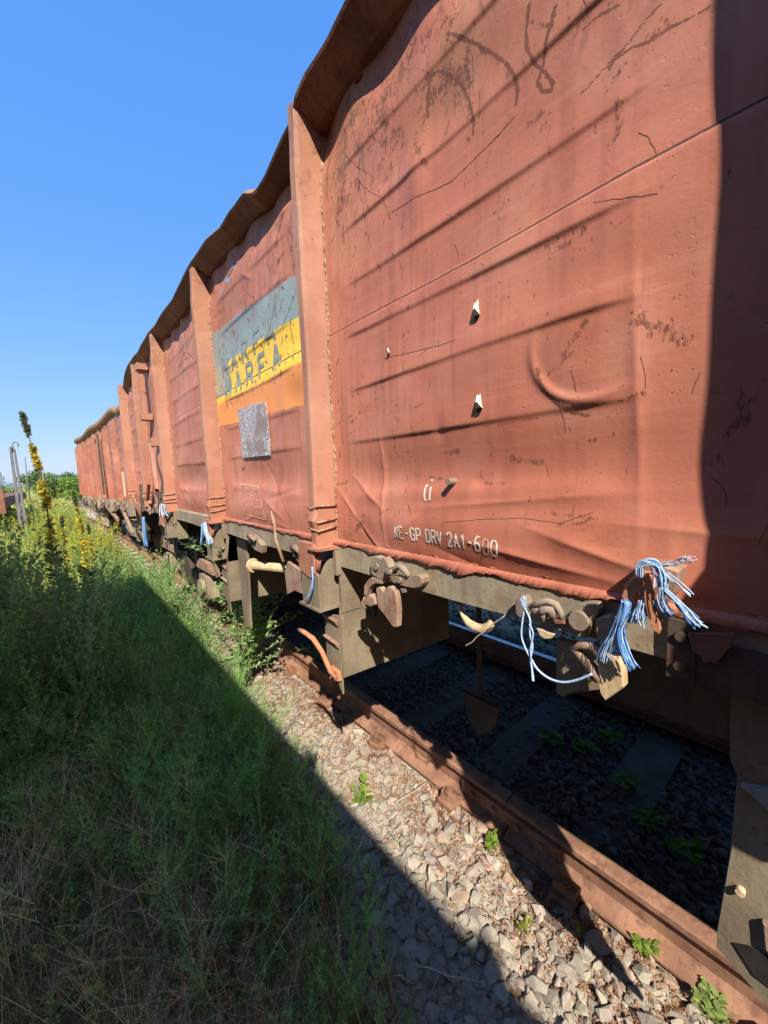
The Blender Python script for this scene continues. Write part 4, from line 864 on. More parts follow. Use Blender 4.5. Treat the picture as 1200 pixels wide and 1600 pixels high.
# ================================================================== SECOND WAGON
def far_wagon(o, L, label):
    """local frame: side plane x=0 faces -x, runs along +y"""
    wd = 2.74
    def b(name, mb, mats):
        me_o = mb.build(name, mats, None); me_o.parent = o; return me_o
    n = 8; pitch = L / n
    for k in range(n):
        ys = np.linspace(k * pitch + .04, (k + 1) * pitch - .04, 40); zs = np.linspace(1.40, 3.2, 60)
        Y_, Z_ = np.meshgrid(ys, zs, indexing='ij'); u = (Y_ - k * pitch) / pitch
        X_ = -.03 * np.sin(np.pi * u) * np.sin(Z_ * 2.5 + k) - .010 * np.exp(-(((Z_ * 5) % 1 - .5) / .15) ** 2) * np.clip(np.sin(np.pi * u) * 2, 0, 1)
        X_ -= .035 * np.exp(-((u - .5) / .3) ** 2 - ((Z_ - 1.75) / .2) ** 2) * RNG.uniform(-.3, 1)
        ix = np.arange(Y_.size).reshape(Y_.shape); F = np.stack([ix[:-1, :-1], ix[:-1, 1:], ix[1:, 1:], ix[1:, :-1]], -1).reshape(-1, 4)
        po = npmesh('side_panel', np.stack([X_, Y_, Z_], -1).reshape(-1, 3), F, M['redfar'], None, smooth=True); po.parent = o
        m = MB(); y0 = k * pitch; m.prismY([(.0, 1.35), (-.10, 1.42), (-.10, 3.0), (0, 3.18)], y0 - .04, y0 + .04); b('post', m, M['redfar'])
        if k % 2 == 0:
            m = MB(); m.prismX([(y0 - .1, 1.4), (y0 - .1, 1.12), (y0 + .12, 1.12), (y0 + .12, 1.4)], -.10, 0); b('stake_pocket', m, M['frame'])
        m = MB(); m.bar((-.06, y0 + .3, 1.32), (-.09, y0 + .55, 1.2), .03, .06); b('door_latch', m, M['rustcast']); m = MB(); m.bar((-.05, y0 + .75, 1.35), (-.07, y0 + .85, 1.15), .03, .05); b('door_latch', m, M['rustcast'])
    m = MB(); y0 = L; m.prismY([(.0, 1.35), (-.10, 1.42), (-.10, 3.0), (0, 3.18)], y0 - .06, y0 + .02); b('post', m, M['redfar'])
    m = MB(); V = []; prof = [(0, 3.15), (-.07, 3.20), (-.10, 3.27), (-.06, 3.33), (.06, 3.34), (.10, 3.2)]; ys = np.linspace(-.05, L + .05, 50)
    for y in ys:
        dz = .03 * math.sin(y * 1.7) - .10 * math.exp(-((y - .25) / .4) ** 2)
        V += [(a, y, c_ + dz) for a, c_ in prof]
    F = [(i * 6 + k, i * 6 + (k + 1) % 6, (i + 1) * 6 + (k + 1) % 6, (i + 1) * 6 + k) for i in range(49) for k in range(6)]
    m.add(V, F, 0, True); m.add(V[:6], [tuple(range(6))]); m.add(V[-6:], [tuple(range(6))]); b('top_rim', m, M['yrim'])
    m = MB(); m.box(-.02, .05, 0, L, 1.18, 1.385); m.box(.05, wd, 0, L, 1.3, 1.38); b('solebar', m, M['frame'])
    m = MB(); m.box(wd, wd + .06, 0, L, 1.3, 3.2); b('side_panel', m, M['redfar'])
    for yy in (0, L - .05):
        m = MB(); m.box(.0, wd, yy, yy + .05, 1.3, 3.15)
        for x in (.05, .6, 1.3, 2.0, 2.6): m.box(x, x + .09, yy - .06, yy + .11, 1.3, 3.15)
        b('end_wall', m, M['redfar'])
    for x in (.45, 2.2):
        m = MB(); m.cyl((x, 0, 1.1), (x, -.45, 1.1), .08, 14); m.cyl((x, -.45, 1.1), (x, -.5, 1.1), .22, 22); b('buffer', m, M['dframe'])
    m = MB(); m.bar((-.04, .9, 1.15), (-.08, -.1, .78), .05, .07); m.bar((-.04, 3.2, 1.2), (-.06, 1.6, .95), .05, .07); b('brace', m, M['rustcast'])
    m = MB(); m.box(-.09, -.05, .28, .36, 1.5, 2.0); b('door_bar', m, M['ivory'])
    m = MB(); m.box(-.10, -.06, 3.0, 3.06, 1.5, 3.0); m.box(-.10, -.04, 3.2, 3.5, 2.8, 2.9); b('ladder_bar', m, M['dframe'])
    for yc in (1.6, L - 1.6):
        m = MB()
        for dy in (-.6, .6):
            for x in (.55, 2.1): m.cyl((x, yc + dy, .62), (x + .12, yc + dy, .62), .46, 28)
            m.cyl((.25, yc + dy, .62), (2.5, yc + dy, .62), .07, 10)
        b('wheelset', m, M['dframe'])
        m = MB(); m.box(.25, .33, yc - 1.0, yc + 1.0, .5, .85); m.box(.33, 2.4, yc - .15, yc + .15, .5, 1.28)
        for dy in (-.6, .6): m.box(.18, .25, yc + dy - .12, yc + dy + .12, .48, .75); m.bar((.2, yc + dy - .3, .8), (.15, yc + dy - .3, 1.2), .05, .06)
        b('bogie_frame', m, M['frame'])
W2 = thing('freight_wagon', (1.12, 8.95, 0), 'second open freight wagon farther down the track with a yellowish top rim', 'wagon', 'open freight wagons of the parked train')
W2.rotation_euler = (0, 0, math.atan2(.40, 8.5)); far_wagon(W2, 8.6, '')
# ================================================================== SHADE CASTER: covered wagon on the neighbouring track
CW = thing('covered_wagon', (-2.7, -4.5, 0), 'tall brown covered goods wagon on the neighbouring track behind the photographer', 'wagon')
m = MB(); m.prismY([(-1.30, 1.15), (-1.30, 4.25), (-1.42, 4.47), (-2.7, 4.62), (-3.98, 4.47), (-4.1, 4.25), (-4.1, 1.15)], -11.0, 2.20); m.build('body', M['brick'], CW)
for y in np.arange(-10.9, 2.2, 1.3):
    m = MB(); m.box(-1.298, -1.24, y, y + .08, 1.15, 4.24); m.build('post', M['brick'], CW)
m = MB(); m.box(-1.296, -1.26, -5.6, -3.2, 1.3, 4.1); m.bar((-1.25, -5.3, 1.5), (-1.25, -3.5, 4.0), .03, .05); m.build('sliding_door', M['brick'], CW)
m = MB(); m.box(-1.45, -1.32, -11, 2.2, .95, 1.145); m.build('solebar', M['dframe'], CW)
for yc in (-9.2, -7.6, -1.2, .4):
    m = MB()
    for x in (-2.0, -3.5): m.cyl((x, yc, .62), (x + .12, yc, .62), .46, 30)
    m.cyl((-3.6, yc, .62), (-1.7, yc, .62), .07, 12); m.build('wheelset', M['dframe'], CW)
for xc, lab in ((-1.98, 'near rail of the weed-covered neighbouring track at far left'), (-3.46, 'farther rail of the weed-covered neighbouring track at far left')):
    r = thing('rail', (xc, 0, 0), lab, 'rail'); lay_rail('rail', xc, -12, 60, None, '', step=2).build('rail_bar', M['rail'], r)
# ================================================================== FAR LEFT: flat wagon end, posts, fence
FW = thing('flat_wagon', (-2.1, 17.6, 0), 'low rusty red flat wagon behind the dark weeds at the left edge', 'wagon')
m = MB(); m.box(-3.9, -1.32, 17.2, 29, 1.1, 1.45); m.build('deck', M['brick'], FW)
m = MB(); m.box(-3.9, -1.3, 17.0, 17.19, .95, 1.74); m.build('end_board', M['rim'], FW)
for yc in (18.6, 27):
    m = MB()
    for x in (-2.0, -3.5): m.cyl((x, yc, .62), (x + .12, yc, .62), .46, 24)
    m.cyl((-3.6, yc, .62), (-1.7, yc, .62), .07, 10); m.build('wheelset', M['dframe'], FW)
M['greyc'] = metal_mat('grey_concrete', (.17, .17, .18), (.12, .12, .13), ramt=.1)
MP = thing('concrete_post', (-.86, 16, 0), 'pale grey twin concrete post with a curved iron hook at its top', 'post')
m = MB(); m.prismY([(-.99, -.05), (-.955, 2.95), (-.905, 2.97), (-.895, -.05)], 15.9, 16.08); m.prismY([(-.86, -.05), (-.872, 2.93), (-.83, 2.90), (-.78, -.05)], 15.9, 16.08); m.box(-.99, -.78, 15.92, 16.06, .9, 1.0); m.build('shaft', M['greyc'], MP)
m = MB(); m.tube([(-.885, 16, 2.8), (-.885, 16, 3.02), (-.86, 16, 3.10), (-.81, 16, 3.12), (-.76, 16, 3.09), (-.75, 16, 3.02), (-.77, 16, 2.98)], .022, 8); m.build('hook', M['frame'], MP)
for (x, y, h, r, mt, lab) in ((-1.02, 25, 3.15, .032, 'greyc', 'thin pale pole just right of the twin concrete post'), (-.45, 25, 3.0, .035, 'wood', 'slim reddish wooden pole in front of the distant trees'), (-1.7, 22, 2.4, .035, 'greyc', 'leftmost thin pale pole at the left edge behind the weeds')):
    m = MB(); m.tube([(x, y, -.05), (x - .02, y, h * .6), (x + .02, y, h)], [r, r * .9, r * .6], 8); m.build('pole', M[mt], None, label=lab, cat='pole', group='thin poles beyond the weeds')

# ================================================================== VEGETATION
def lin(*c): return np.array(c)
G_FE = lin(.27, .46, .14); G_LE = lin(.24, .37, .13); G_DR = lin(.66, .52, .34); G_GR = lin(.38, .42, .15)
def leafq(p, d, L, wd, up=None):
    """diamond leaf from p along d"""
    d = d / (np.linalg.norm(d) + 1e-9); u = np.cross(d, up if up is not None else RNG.normal(size=3)); u /= (np.linalg.norm(u) + 1e-9)
    return [p, p + d * L * .45 + u * wd / 2, p + d * L, p + d * L * .45 - u * wd / 2]
def make_stem(p0, d0, L, seg, r, curve=.2):
    pts = [p0]; d = d0 / np.linalg.norm(d0)
    for k in range(seg):
        d = d + RNG.normal(size=3) * curve / seg + np.array([0, 0, .05]); d /= np.linalg.norm(d); pts.append(pts[-1] + d * L / seg)
    return np.array(pts)
def stem_quads(pts, r):
    V = []; F = []
    for ax in (np.array([1., 0, 0]), np.array([0, 1., 0])):
        b = len(V); n = len(pts)
        for i, p in enumerate(pts): w_ = r * (1 - .75 * i / (n - 1)); V += [p - ax * w_, p + ax * w_]
        F += [(b + 2 * i, b + 2 * i + 1, b + 2 * i + 3, b + 2 * i + 2) for i in range(n - 1)]
    return V, F
def plant(nleaf=60, leafL=.07, leafW=.005, branches=6, brL=.3, stemr=.004, leafcol=(1, 1, 1), stemcol=(1.3, 1.25, 1), up=.9, start=.1, tipcol=None, curve=.35, flower=None):
    V = []; F = []; C = []
    def add(v, f, c_):
        b = len(V); V.extend(v); F.extend([tuple(i + b for i in q) for q in f]); C.extend([c_] * len(v))
    def dress(pts, n, Lf):
        for k in range(n):
            t = start + (1 - start) * (k + RNG.random()) / n; i = min(int(t * (len(pts) - 1)), len(pts) - 2); fr = t * (len(pts) - 1) - i
            p = pts[i] * (1 - fr) + pts[i + 1] * fr; a = RNG.random() * 6.28; d = np.array([math.cos(a), math.sin(a), up * RNG.uniform(.2, 1.3)])
            c_ = np.array(leafcol) * RNG.uniform(.75, 1.3)
            if tipcol is not None and t > .7: c_ = np.array(tipcol) * RNG.uniform(.8, 1.2)
            add(leafq(p, d, Lf * (1.1 - .5 * t) * RNG.uniform(.6, 1.2), leafW * RNG.uniform(.7, 1.3)), [(0, 1, 2, 3)], c_)
    main = make_stem(np.zeros(3), np.array([RNG.normal() * .12, RNG.normal() * .12, 1.]), 1., 7, stemr, curve)
    v, f = stem_quads(main, stemr); add(v, f, np.array(stemcol)); dress(main, nleaf, leafL)
    for b in range(branches):
        t = RNG.uniform(.15, .85); i = min(int(t * (len(main) - 1)), len(main) - 2); a = RNG.random() * 6.28
        br = make_stem(main[i], np.array([math.cos(a), math.sin(a), 1.1]), brL * RNG.uniform(.5, 1.2), 4, stemr * .6, .3)
        v, f = stem_quads(br, stemr * .6); add(v, f, np.array(stemcol)); dress(br, int(nleaf * .35), leafL * .8)
    return np.array(V), np.array(F), np.array(C)
def tuft(n=16, dry=False):
    V = []; F = []; C = []
    for k in range(n):
        a = RNG.random() * 6.28; p = np.array([RNG.normal() * .05, RNG.normal() * .05, 0]); lean = RNG.uniform(.1, .8); L = RNG.uniform(.5, 1.1); wd = RNG.uniform(.006, .014)
        side = np.array([-math.sin(a), math.cos(a), 0]); b = len(V); c_ = np.array([1, 1, 1.]) * RNG.uniform(.7, 1.4)
        if RNG.random() < .18 or dry: c_ = np.array([2.3, 1.5, 1.6]) * RNG.uniform(.7, 1.2)
        for s_ in range(4):
            t = s_ / 3; q = p + np.array([math.cos(a) * lean * t * t, math.sin(a) * lean * t * t, t * (1 - .35 * lean * t)]) * L; w_ = wd * (1 - t * .92)
            V += [q - side * w_, q + side * w_]; C += [c_, c_]
        F += [(b + 2 * i, b + 2 * i + 1, b + 2 * i + 3, b + 2 * i + 2) for i in range(3)]
    return np.array(V), np.array(F), np.array(C)
P_FE = [plant(80, .085, .0075, 9, .38, .0045) for _ in range(10)]
P_LE = [plant(44, .060, .020, 6, .32, .005, up=.5) for _ in range(10)]
P_DR = [plant(12, .03, .006, 9, .4, .003, leafcol=(1.2, 1, .9), stemcol=(1.5, 1.35, 1.2), curve=.8) for _ in range(8)]
P_FL = [plant(34, .08, .016, 6, .3, .006, up=.6, tipcol=(3.2, 1.9, .08)) for _ in range(8)]
P_GR = [tuft(int(RNG.integers(12, 22))) for _ in range(12)]
P_GC = [plant(26, .30, .10, 3, .3, .01, up=.35, curve=.9) for _ in range(8)]      # low herbs
def limitx(y): return np.interp(y, [.3, .6, .9, 1.3, 1.6, 2.5, 4, 6, 9], [.60, .66, .74, .80, .90, .97, 1.06, 1.10, 1.0])
def field(n, x0, x1, y0, y1, edge=True, clump=1.0, seedf=3.):
    x = U(x0, x1, n); y = U(y0, y1, n)
    nz = np.sin(x * seedf + 1.7 * np.sin(y * seedf * .7)) * np.cos(y * seedf * 1.1 + x) * clump
    k = U(-1.2, 1, n) < nz + .35
    if edge: k &= x < limitx(y) - np.abs(RNG.normal(size=n)) * .06
    k &= (x > -.12 * y - 1.6)
    return x[k], y[k]
def sow(name, protos, xy, h, hv, base, var, label, wid=.8, mat='leaf'):
    x, y = xy; n = len(x); z = gz(x, y); hh = (h(x, y) if callable(h) else np.full(n, h)) * U(1 - hv, 1 + hv, n)
    sc = np.stack([hh * wid, hh * wid, hh], -1); t = base[None] * U(1 - var, 1 + var, (n, 1)) * (1 + U(-.12, .12, (n, 3)))
    V, F, C = scatter(protos, np.stack([x, y, z], -1), sc, U(0, 6.28, n), RNG.normal(size=(n, 2)) * .15, t)
    return npmesh(name, V, F, M[mat], col=np.clip(C, 0, .9), label=label, cat='weeds', kind='stuff')
def h_fe(x, y):      # feathery weeds: knee high close by, chest high farther left
    return np.interp(y, [.5, 1.2, 2.2, 3.5, 5, 8], [.20, .30, .42, .50, .5, .45]) * np.interp(x, [-1, 0, .6, 1], [1.5, 1.2, 1.0, .75])
def cat2(*fs): return np.concatenate([f[0] for f in fs]), np.concatenate([f[1] for f in fs])
sow('grass', P_GR, cat2(field(4200, -1.6, .95, .4, 4.0, clump=.5), field(2500, -2.2, 1.1, 4, 8, clump=.5)), lambda x, y: np.interp(x, [-1, .3, 1], [.17, .15, .13]), .5, G_GR, .45, 'shaded grass tufts under the weeds beside the track', wid=1.0)
f1 = field(1250, .12, 1.0, .75, 6.2, seedf=2.2); f2 = field(700, -1.4, .3, 2.0, 6.0)
sow('feathery_weeds', P_FE, cat2(f1, f2), h_fe, .35, G_FE, .35, 'feathery green weeds standing in the shade along the ballast', wid=.9)
f3 = field(420, -.75, .36, 2.9, 4.4, clump=.4); 
sow('tall_weeds', P_LE, f3, lambda x, y: np.interp(x, [-.4, .0, .42], [1.38, 1.0, .55]), .25, G_LE, .35, 'tall dark leafy weeds in the shade at the left edge', wid=.55)
sow('leafy_weeds', P_LE, cat2(field(1200, -1.2, .9, .7, 5.5, seedf=4), field(330, .25, 1.0, 4.4, 7.5)), lambda x, y: np.interp(y, [.5, 3, 5], [.22, .40, .62]), .4, G_LE, .4, 'leafy green weeds mixed through the shaded verge', wid=.8)
sow('low_herbs', P_GC, field(3000, -1.6, .95, .4, 5.0, clump=.3, seedf=5), .085, .5, G_GR * 1.05, .45, 'low creeping herbs covering the shaded soil', wid=1.2)
xd, yd = cat2(field(900, -1.2, .6, .6, 3.6, seedf=1.9), field(700, -1.2, .35, .6, 2.6, clump=.3))
sow('dry_stalks', P_DR, (xd, yd), lambda x, y: np.interp(y, [.6, 3], [.28, .42]), .5, G_DR, .4, 'dry brown twiggy stalks tangled in the shaded grass', wid=1.1)
P_ST = [tuft(int(RNG.integers(10, 18)), dry=True) for _ in range(8)]
sow('straw_grass', P_ST, cat2(field(1300, -1.4, .30, .5, 3.2, clump=.8, seedf=2.6), field(900, .2, .9, .5, 4, clump=1.0, seedf=3.3)), .17, .5, lin(.20, .20, .09), .45, 'straw coloured dead grass among the green in the shade', wid=1.3)
def arc(n=3):
    V = []; F = []; C = []
    for k in range(n):
        a = RNG.random() * 6.28; L = RNG.uniform(.7, 1.1); w_ = .0022; b = len(V); side = np.array([-math.sin(a), math.cos(a), 0]); c_ = np.ones(3) * RNG.uniform(.7, 1.2)
        for t in np.linspace(0, 1, 9): q = np.array([math.cos(a) * t * t * .75, math.sin(a) * t * t * .75, t * (1.1 - .55 * t)]) * L; V += [q - side * w_, q + side * w_]; C += [c_, c_]
        F += [(b + 2 * i, b + 2 * i + 1, b + 2 * i + 3, b + 2 * i + 2) for i in range(8)]
        for j in range(9): t = .8 + .2 * j / 9; q = np.array([math.cos(a) * t * t * .75, math.sin(a) * t * t * .75, t * (1.1 - .55 * t)]) * L; b = len(V); V += leafq(q, RNG.normal(size=3), .03, .008); F.append((b, b + 1, b + 2, b + 3)); C += [c_ * 1.2] * 4
    return np.array(V), np.array(F), np.array(C)
sow('seed_stalks', [arc() for _ in range(8)], field(330, -1.2, .85, .6, 5, clump=.2), lambda x, y: np.interp(y, [.6, 4], [.36, .75]), .35, lin(.52, .55, .26), .3, 'long arching pale grass stalks with seed heads above the shaded weeds', wid=1.0)
# sunlit verge beyond the shade
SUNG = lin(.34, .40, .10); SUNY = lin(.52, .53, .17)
sow('sunlit_weeds', P_LE, cat2(field(1500, -2.5, 1.15, 5.6, 12, seedf=2), field(900, -4, .9, 12, 24, edge=False)), lambda x, y: np.interp(y, [5, 9, 20], [.45, .60, .8]), .4, SUNG, .35, 'sunlit yellow-green weeds along the track beyond the shade', wid=1.0)
sow('sunlit_herbs', P_GC, cat2(field(4200, -2.5, 1.2, 5.0, 13, clump=.4), field(1500, -6, .6, 13, 40, edge=False, clump=.4)), lambda x, y: np.interp(y, [5, 12, 40], [.16, .25, .6]), .4, SUNY, .3, 'low bright herbs lit by the sun beyond the shade', wid=1.4)
sow('yellow_flowers', P_FL, cat2((RNG.normal(.22, .10, 28), RNG.normal(8.8, .5, 28)), (RNG.normal(.62, .08, 20), RNG.normal(9.6, .4, 20)), (RNG.normal(-.2, .3, 60), RNG.normal(12, .6, 60)), field(160, -5, .6, 15, 34, edge=False, clump=1.5, seedf=.9)), lambda x, y: np.interp(y, [7, 12, 30], [.75, .95, 1.3]), .3, lin(.25, .30, .07), .3, 'yellow flowering weeds in the sunlit verge ahead', wid=.6)
xh, yh = U(4.6, 7.5, 1500), U(-3, 16, 1500)  # green seen beyond, with height added to block sky light under the wagon
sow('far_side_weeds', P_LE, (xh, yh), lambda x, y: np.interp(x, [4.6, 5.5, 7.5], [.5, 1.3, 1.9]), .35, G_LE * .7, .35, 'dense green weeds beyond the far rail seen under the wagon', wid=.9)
# ---- mulleins
def mullein(x, y, h, label, lean=0., seed=1):
    rr = np.random.default_rng(seed); t = thing('mullein_plant', (x, y, 0), label, 'plant', 'tall yellow mulleins at the left')
    pts = [np.array([x + lean * (k / 10) ** 2 + .012 * math.sin(k * 1.1), y, h * k / 10]) for k in range(11)]
    m = MB(); m.tube([tuple(p) for p in pts], [.011 - .0007 * k for k in range(11)], 7); 
    m.build('stem', M['stemgreen'], t)
    V = []; F = []; C = []; V2 = []; F2 = []; C2 = []
    def at(s_): i = min(int(s_ * 10), 9); fr = s_ * 10 - i; return pts[i] * (1 - fr) + pts[i + 1] * fr
    for k in range(150):
        s_ = rr.uniform(.08, .5); a = rr.random() * 6.28; b = len(V); V += leafq(at(s_), np.array([math.cos(a), math.sin(a), .5]), .14 * (1 - s_) + .03, .028); F.append((b, b + 1, b + 2, b + 3)); C += [lin(.07, .10, .045) * rr.uniform(.7, 1.3)] * 4
    for k in range(int(620 * h / 2.45)):
        s_ = rr.uniform(.42, .995) if rr.random() < .9 else rr.uniform(.9, 1.); dens = math.sin(s_ * 46 + seed) > -.75 or s_ > .93
        if not dens: continue
        wdt = (.042 * (1.25 - s_) + .005) * (h / 2.45); a = rr.random() * 6.28; p = at(s_) + np.array([math.cos(a), math.sin(a), rr.normal() * .3]) * wdt * rr.uniform(.3, 1)
        yel = s_ < .90 and rr.random() < .55
        for _ in range(3):
            d = rr.normal(size=3); 
            if yel: b = len(V2); V2 += leafq(p, d, .030 * h / 2.45 + .004, .024); F2.append((b, b + 1, b + 2, b + 3)); C2 += [lin(.78, .62, .05) * rr.uniform(.7, 1.2)] * 4
            else: b = len(V); V += leafq(p, d, .026, .014); F.append((b, b + 1, b + 2, b + 3)); C += [lin(.13, .15, .07)] * 4
    npmesh('leaves', np.array(V), np.array(F), M['leaf'], t, col=np.array(C)); npmesh('flowers', np.array(V2), np.array(F2), M['leaf'], t, col=np.array(C2))
M['stemgreen'] = flat_mat('stem_green', (.10, .13, .05), (.14, .15, .06))
mullein(-.055, 4.75, 2.45, 'tallest mullein with yellow flowers rising against the sky at the left', -.10, 1)
mullein(.17, 5.6, 1.72, 'shorter mullein with few yellow flowers, right of the tallest one', -.02, 4)
mullein(-.03, 5.5, 1.45, 'short mullein covered in yellow flowers at the foot of the tallest one', .05, 7)
mullein(.25, 6.4, 1.25, 'small bushy mullein in front of the bright yellow patch', .03, 9)
P_LI = []
for _ in range(8):
    V = []; F = []
    for k in range(5): b = len(V); p = RNG.normal(size=3) * np.array([.6, .6, .05]); d = RNG.normal(size=3) * np.array([1, 1, .25]); V += leafq(p, d, RNG.uniform(.5, 1.6), RNG.uniform(.08, .35), np.array([0, 0, 1.])); F.append((b, b + 1, b + 2, b + 3))
    P_LI.append((np.array(V), np.array(F)))
n = 4200; xl = np.clip(1.46 - np.abs(RNG.normal(0, .20, n)), .6, 1.47); yl = U(.1, 5, n)
V, F, C = scatter(P_LI, np.stack([xl, yl, gz(xl, yl) + U(.012, .028, n)], -1), U(.008, .022, n), U(0, 6.28, n), tint=np.array([[.34, .17, .09]]) * U(.6, 1.5, (n, 1)))
npmesh('leaf_litter', V, F, M['leaf2'], col=np.clip(C, 0, .8), label='dry brown leaf litter and rust flakes scattered along the foot of the rail', cat='litter', kind='stuff')
# ---- single plants
def leafy_plant(name, x, y, h, nst, label, col, cat='plant', z0=0., leafL=.05, leafW=.026, spread=.5, group=None, nleaf=10, arch=0., seed=0):
    rr = np.random.default_rng(100 + seed); t = thing(name, (x, y, z0), label, cat, group); ms = MB(); V = []; F = []; C = []
    for k in range(nst):
        a = rr.random() * 6.28; pts = []; L = h * rr.uniform(.65, 1.1); d = np.array([math.cos(a) * spread, math.sin(a) * spread, 1.]); d /= np.linalg.norm(d); p = np.array([x + rr.normal() * .01, y + rr.normal() * .01, z0])
        for s_ in range(8):
            pts.append(p.copy()); p = p + d * L / 7; d = d + rr.normal(size=3) * .1 + np.array([math.cos(a) * arch, math.sin(a) * arch, 0]); d /= np.linalg.norm(d)
        ms.tube([tuple(q) for q in pts], [.0035 * (1.1 - i / 8) * (h / .4) ** .5 + .0008 for i in range(8)], 5)
        def spray(pp, n, sc):
            for q in range(n):
                s_ = rr.uniform(.12, 1.) * (len(pp) - 1.001); i = int(s_); fr = s_ - i; pt = pp[i] * (1 - fr) + pp[i + 1] * fr; b_ = rr.random() * 6.28
                dd = np.array([math.cos(b_), math.sin(b_), rr.uniform(.1, .8)]); dd /= np.linalg.norm(dd); u = np.cross(dd, [0, 0, 1.]); u /= np.linalg.norm(u); nrm = np.cross(u, dd)
                L_ = leafL * sc * rr.uniform(.6, 1.15); w_ = leafW * sc * rr.uniform(.7, 1.15); b = len(V); c_ = np.array(col) * rr.uniform(.75, 1.25)
                V.extend([pt, pt + dd * L_ * .3 + u * w_ * .45 - nrm * L_ * .02, pt + dd * L_ * .65 + u * w_ * .42 - nrm * L_ * .03, pt + dd * L_ - nrm * L_ * .12, pt + dd * L_ * .65 - u * w_ * .42 - nrm * L_ * .03, pt + dd * L_ * .3 - u * w_ * .45 - nrm * L_ * .02, pt + dd * L_ * .5 + nrm * 0])
                F.extend([(b, b + 1, b + 6, b + 5), (b + 1, b + 2, b + 3, b + 6), (b + 6, b + 3, b + 4, b + 5)]); C.extend([c_] * 7)
        spray(pts, nleaf, 1.)
        if h > .3:
            for q in range(7):
                i = rr.integers(1, 7); b_ = rr.random() * 6.28; dd = np.array([math.cos(b_), math.sin(b_), rr.uniform(.3, 1.2)]); dd /= np.linalg.norm(dd); p = pts[i].copy(); sp = []
                for s_ in range(5): sp.append(p.copy()); p = p + dd * L * .08; dd = dd + rr.normal(size=3) * .15; dd /= np.linalg.norm(dd)
                ms.tube([tuple(v_) for v_ in sp], .0014, 4); spray(sp, int(nleaf * .6), .8)
    ms.build('stem', M['stemgreen'], t); npmesh('leaves', np.array(V), np.array(F), M['leaf'], t, col=np.array(C), smooth=True)
LG = (.20, .30, .045)
leafy_plant('bushy_weed', 1.10, 3.22, 1.30, 12, 'sunlit bushy green weed growing against the rail under the second wagon post', (.34, .50, .18), leafL=.055, leafW=.027, spread=.26, nleaf=34, arch=.0, seed=1)
leafy_plant('bushy_weed', 1.14, 4.5, 1.25, 6, 'slimmer sunlit green weed farther along the rail behind the bushy one', (.34, .50, .18), leafL=.035, leafW=.012, spread=.4, nleaf=26, seed=2)
leafy_plant('bushy_weed', 1.25, 5.2, .95, 6, 'tall sunlit weed standing by the wheels of the near wagon', (.22, .36, .10), leafL=.04, leafW=.013, spread=.3, nleaf=26, seed=3)
leafy_plant('bushy_weed', 1.72, 3.1, .50, 4, 'small weed leaning out over the rail beside the bushy green weed', (.34, .50, .18), leafL=.045, leafW=.02, spread=.7, nleaf=22, seed=4)
leafy_plant('seedling', 1.09, 1.58, .13, 4, 'bright green seedling on the shadow edge in the middle of the ballast', LG, leafL=.055, leafW=.03, spread=.5, nleaf=6, group='green seedlings in the ballast', seed=5)
leafy_plant('seedling', 1.40, .97, .055, 5, 'bright seedling beside the rail joint in the sunlit ballast', LG, leafL=.038, leafW=.02, spread=.9, nleaf=7, group='green seedlings in the ballast', seed=6)
leafy_plant('seedling', 1.21, .70, .04, 4, 'small yellowish seedling near the shadow edge in the lower ballast', (.30, .33, .05), leafL=.026, leafW=.014, spread=.9, nleaf=5, group='green seedlings in the ballast', seed=7)
leafy_plant('seedling', 1.455, .37, .05, 4, 'bright seedling at the foot of the rail near the guard plate', LG, leafL=.032, leafW=.018, spread=.9, nleaf=7, group='green seedlings in the ballast', seed=8)
leafy_plant('seedling', 1.36, .56, .03, 3, 'tiny sprout between pale stones below the rail', (.30, .33, .05), leafL=.02, leafW=.011, spread=.9, nleaf=5, group='green seedlings in the ballast', seed=9)
leafy_plant('seedling', .66, 1.30, .10, 5, 'shaded rounded-leaf seedling where the weeds meet the dark ballast', (.10, .20, .05), leafL=.045, leafW=.028, spread=.5, nleaf=6, group='green seedlings in the ballast', seed=10)
leafy_plant('ground_weed', 1.47, .17, .06, 14, 'mat of pale green leaves at the foot of the rail in the lower right corner', (.26, .34, .10), leafL=.030, leafW=.022, spread=1.6, nleaf=10, seed=11)
for k, (x, y, lab) in enumerate(((2.31, 1.13, 'widest shaded creeping weed between the rails'), (2.58, .86, 'shaded weed between the rails nearest the dark frame box'), (2.27, .67, 'shaded weed in the middle of the track gravel'), (2.03, .36, 'shaded weed low in the track beside the guard plate'), (2.37, .95, 'shaded weed just behind the widest creeping one'), (2.10, .52, 'shaded weed over the pale sleeper'))):
    leafy_plant('ground_weed', x, y, .07, 9, lab, (.14, .30, .03), leafL=.05, leafW=.030, spread=1.8, nleaf=7, group='shaded weeds between the rails', seed=20 + k)
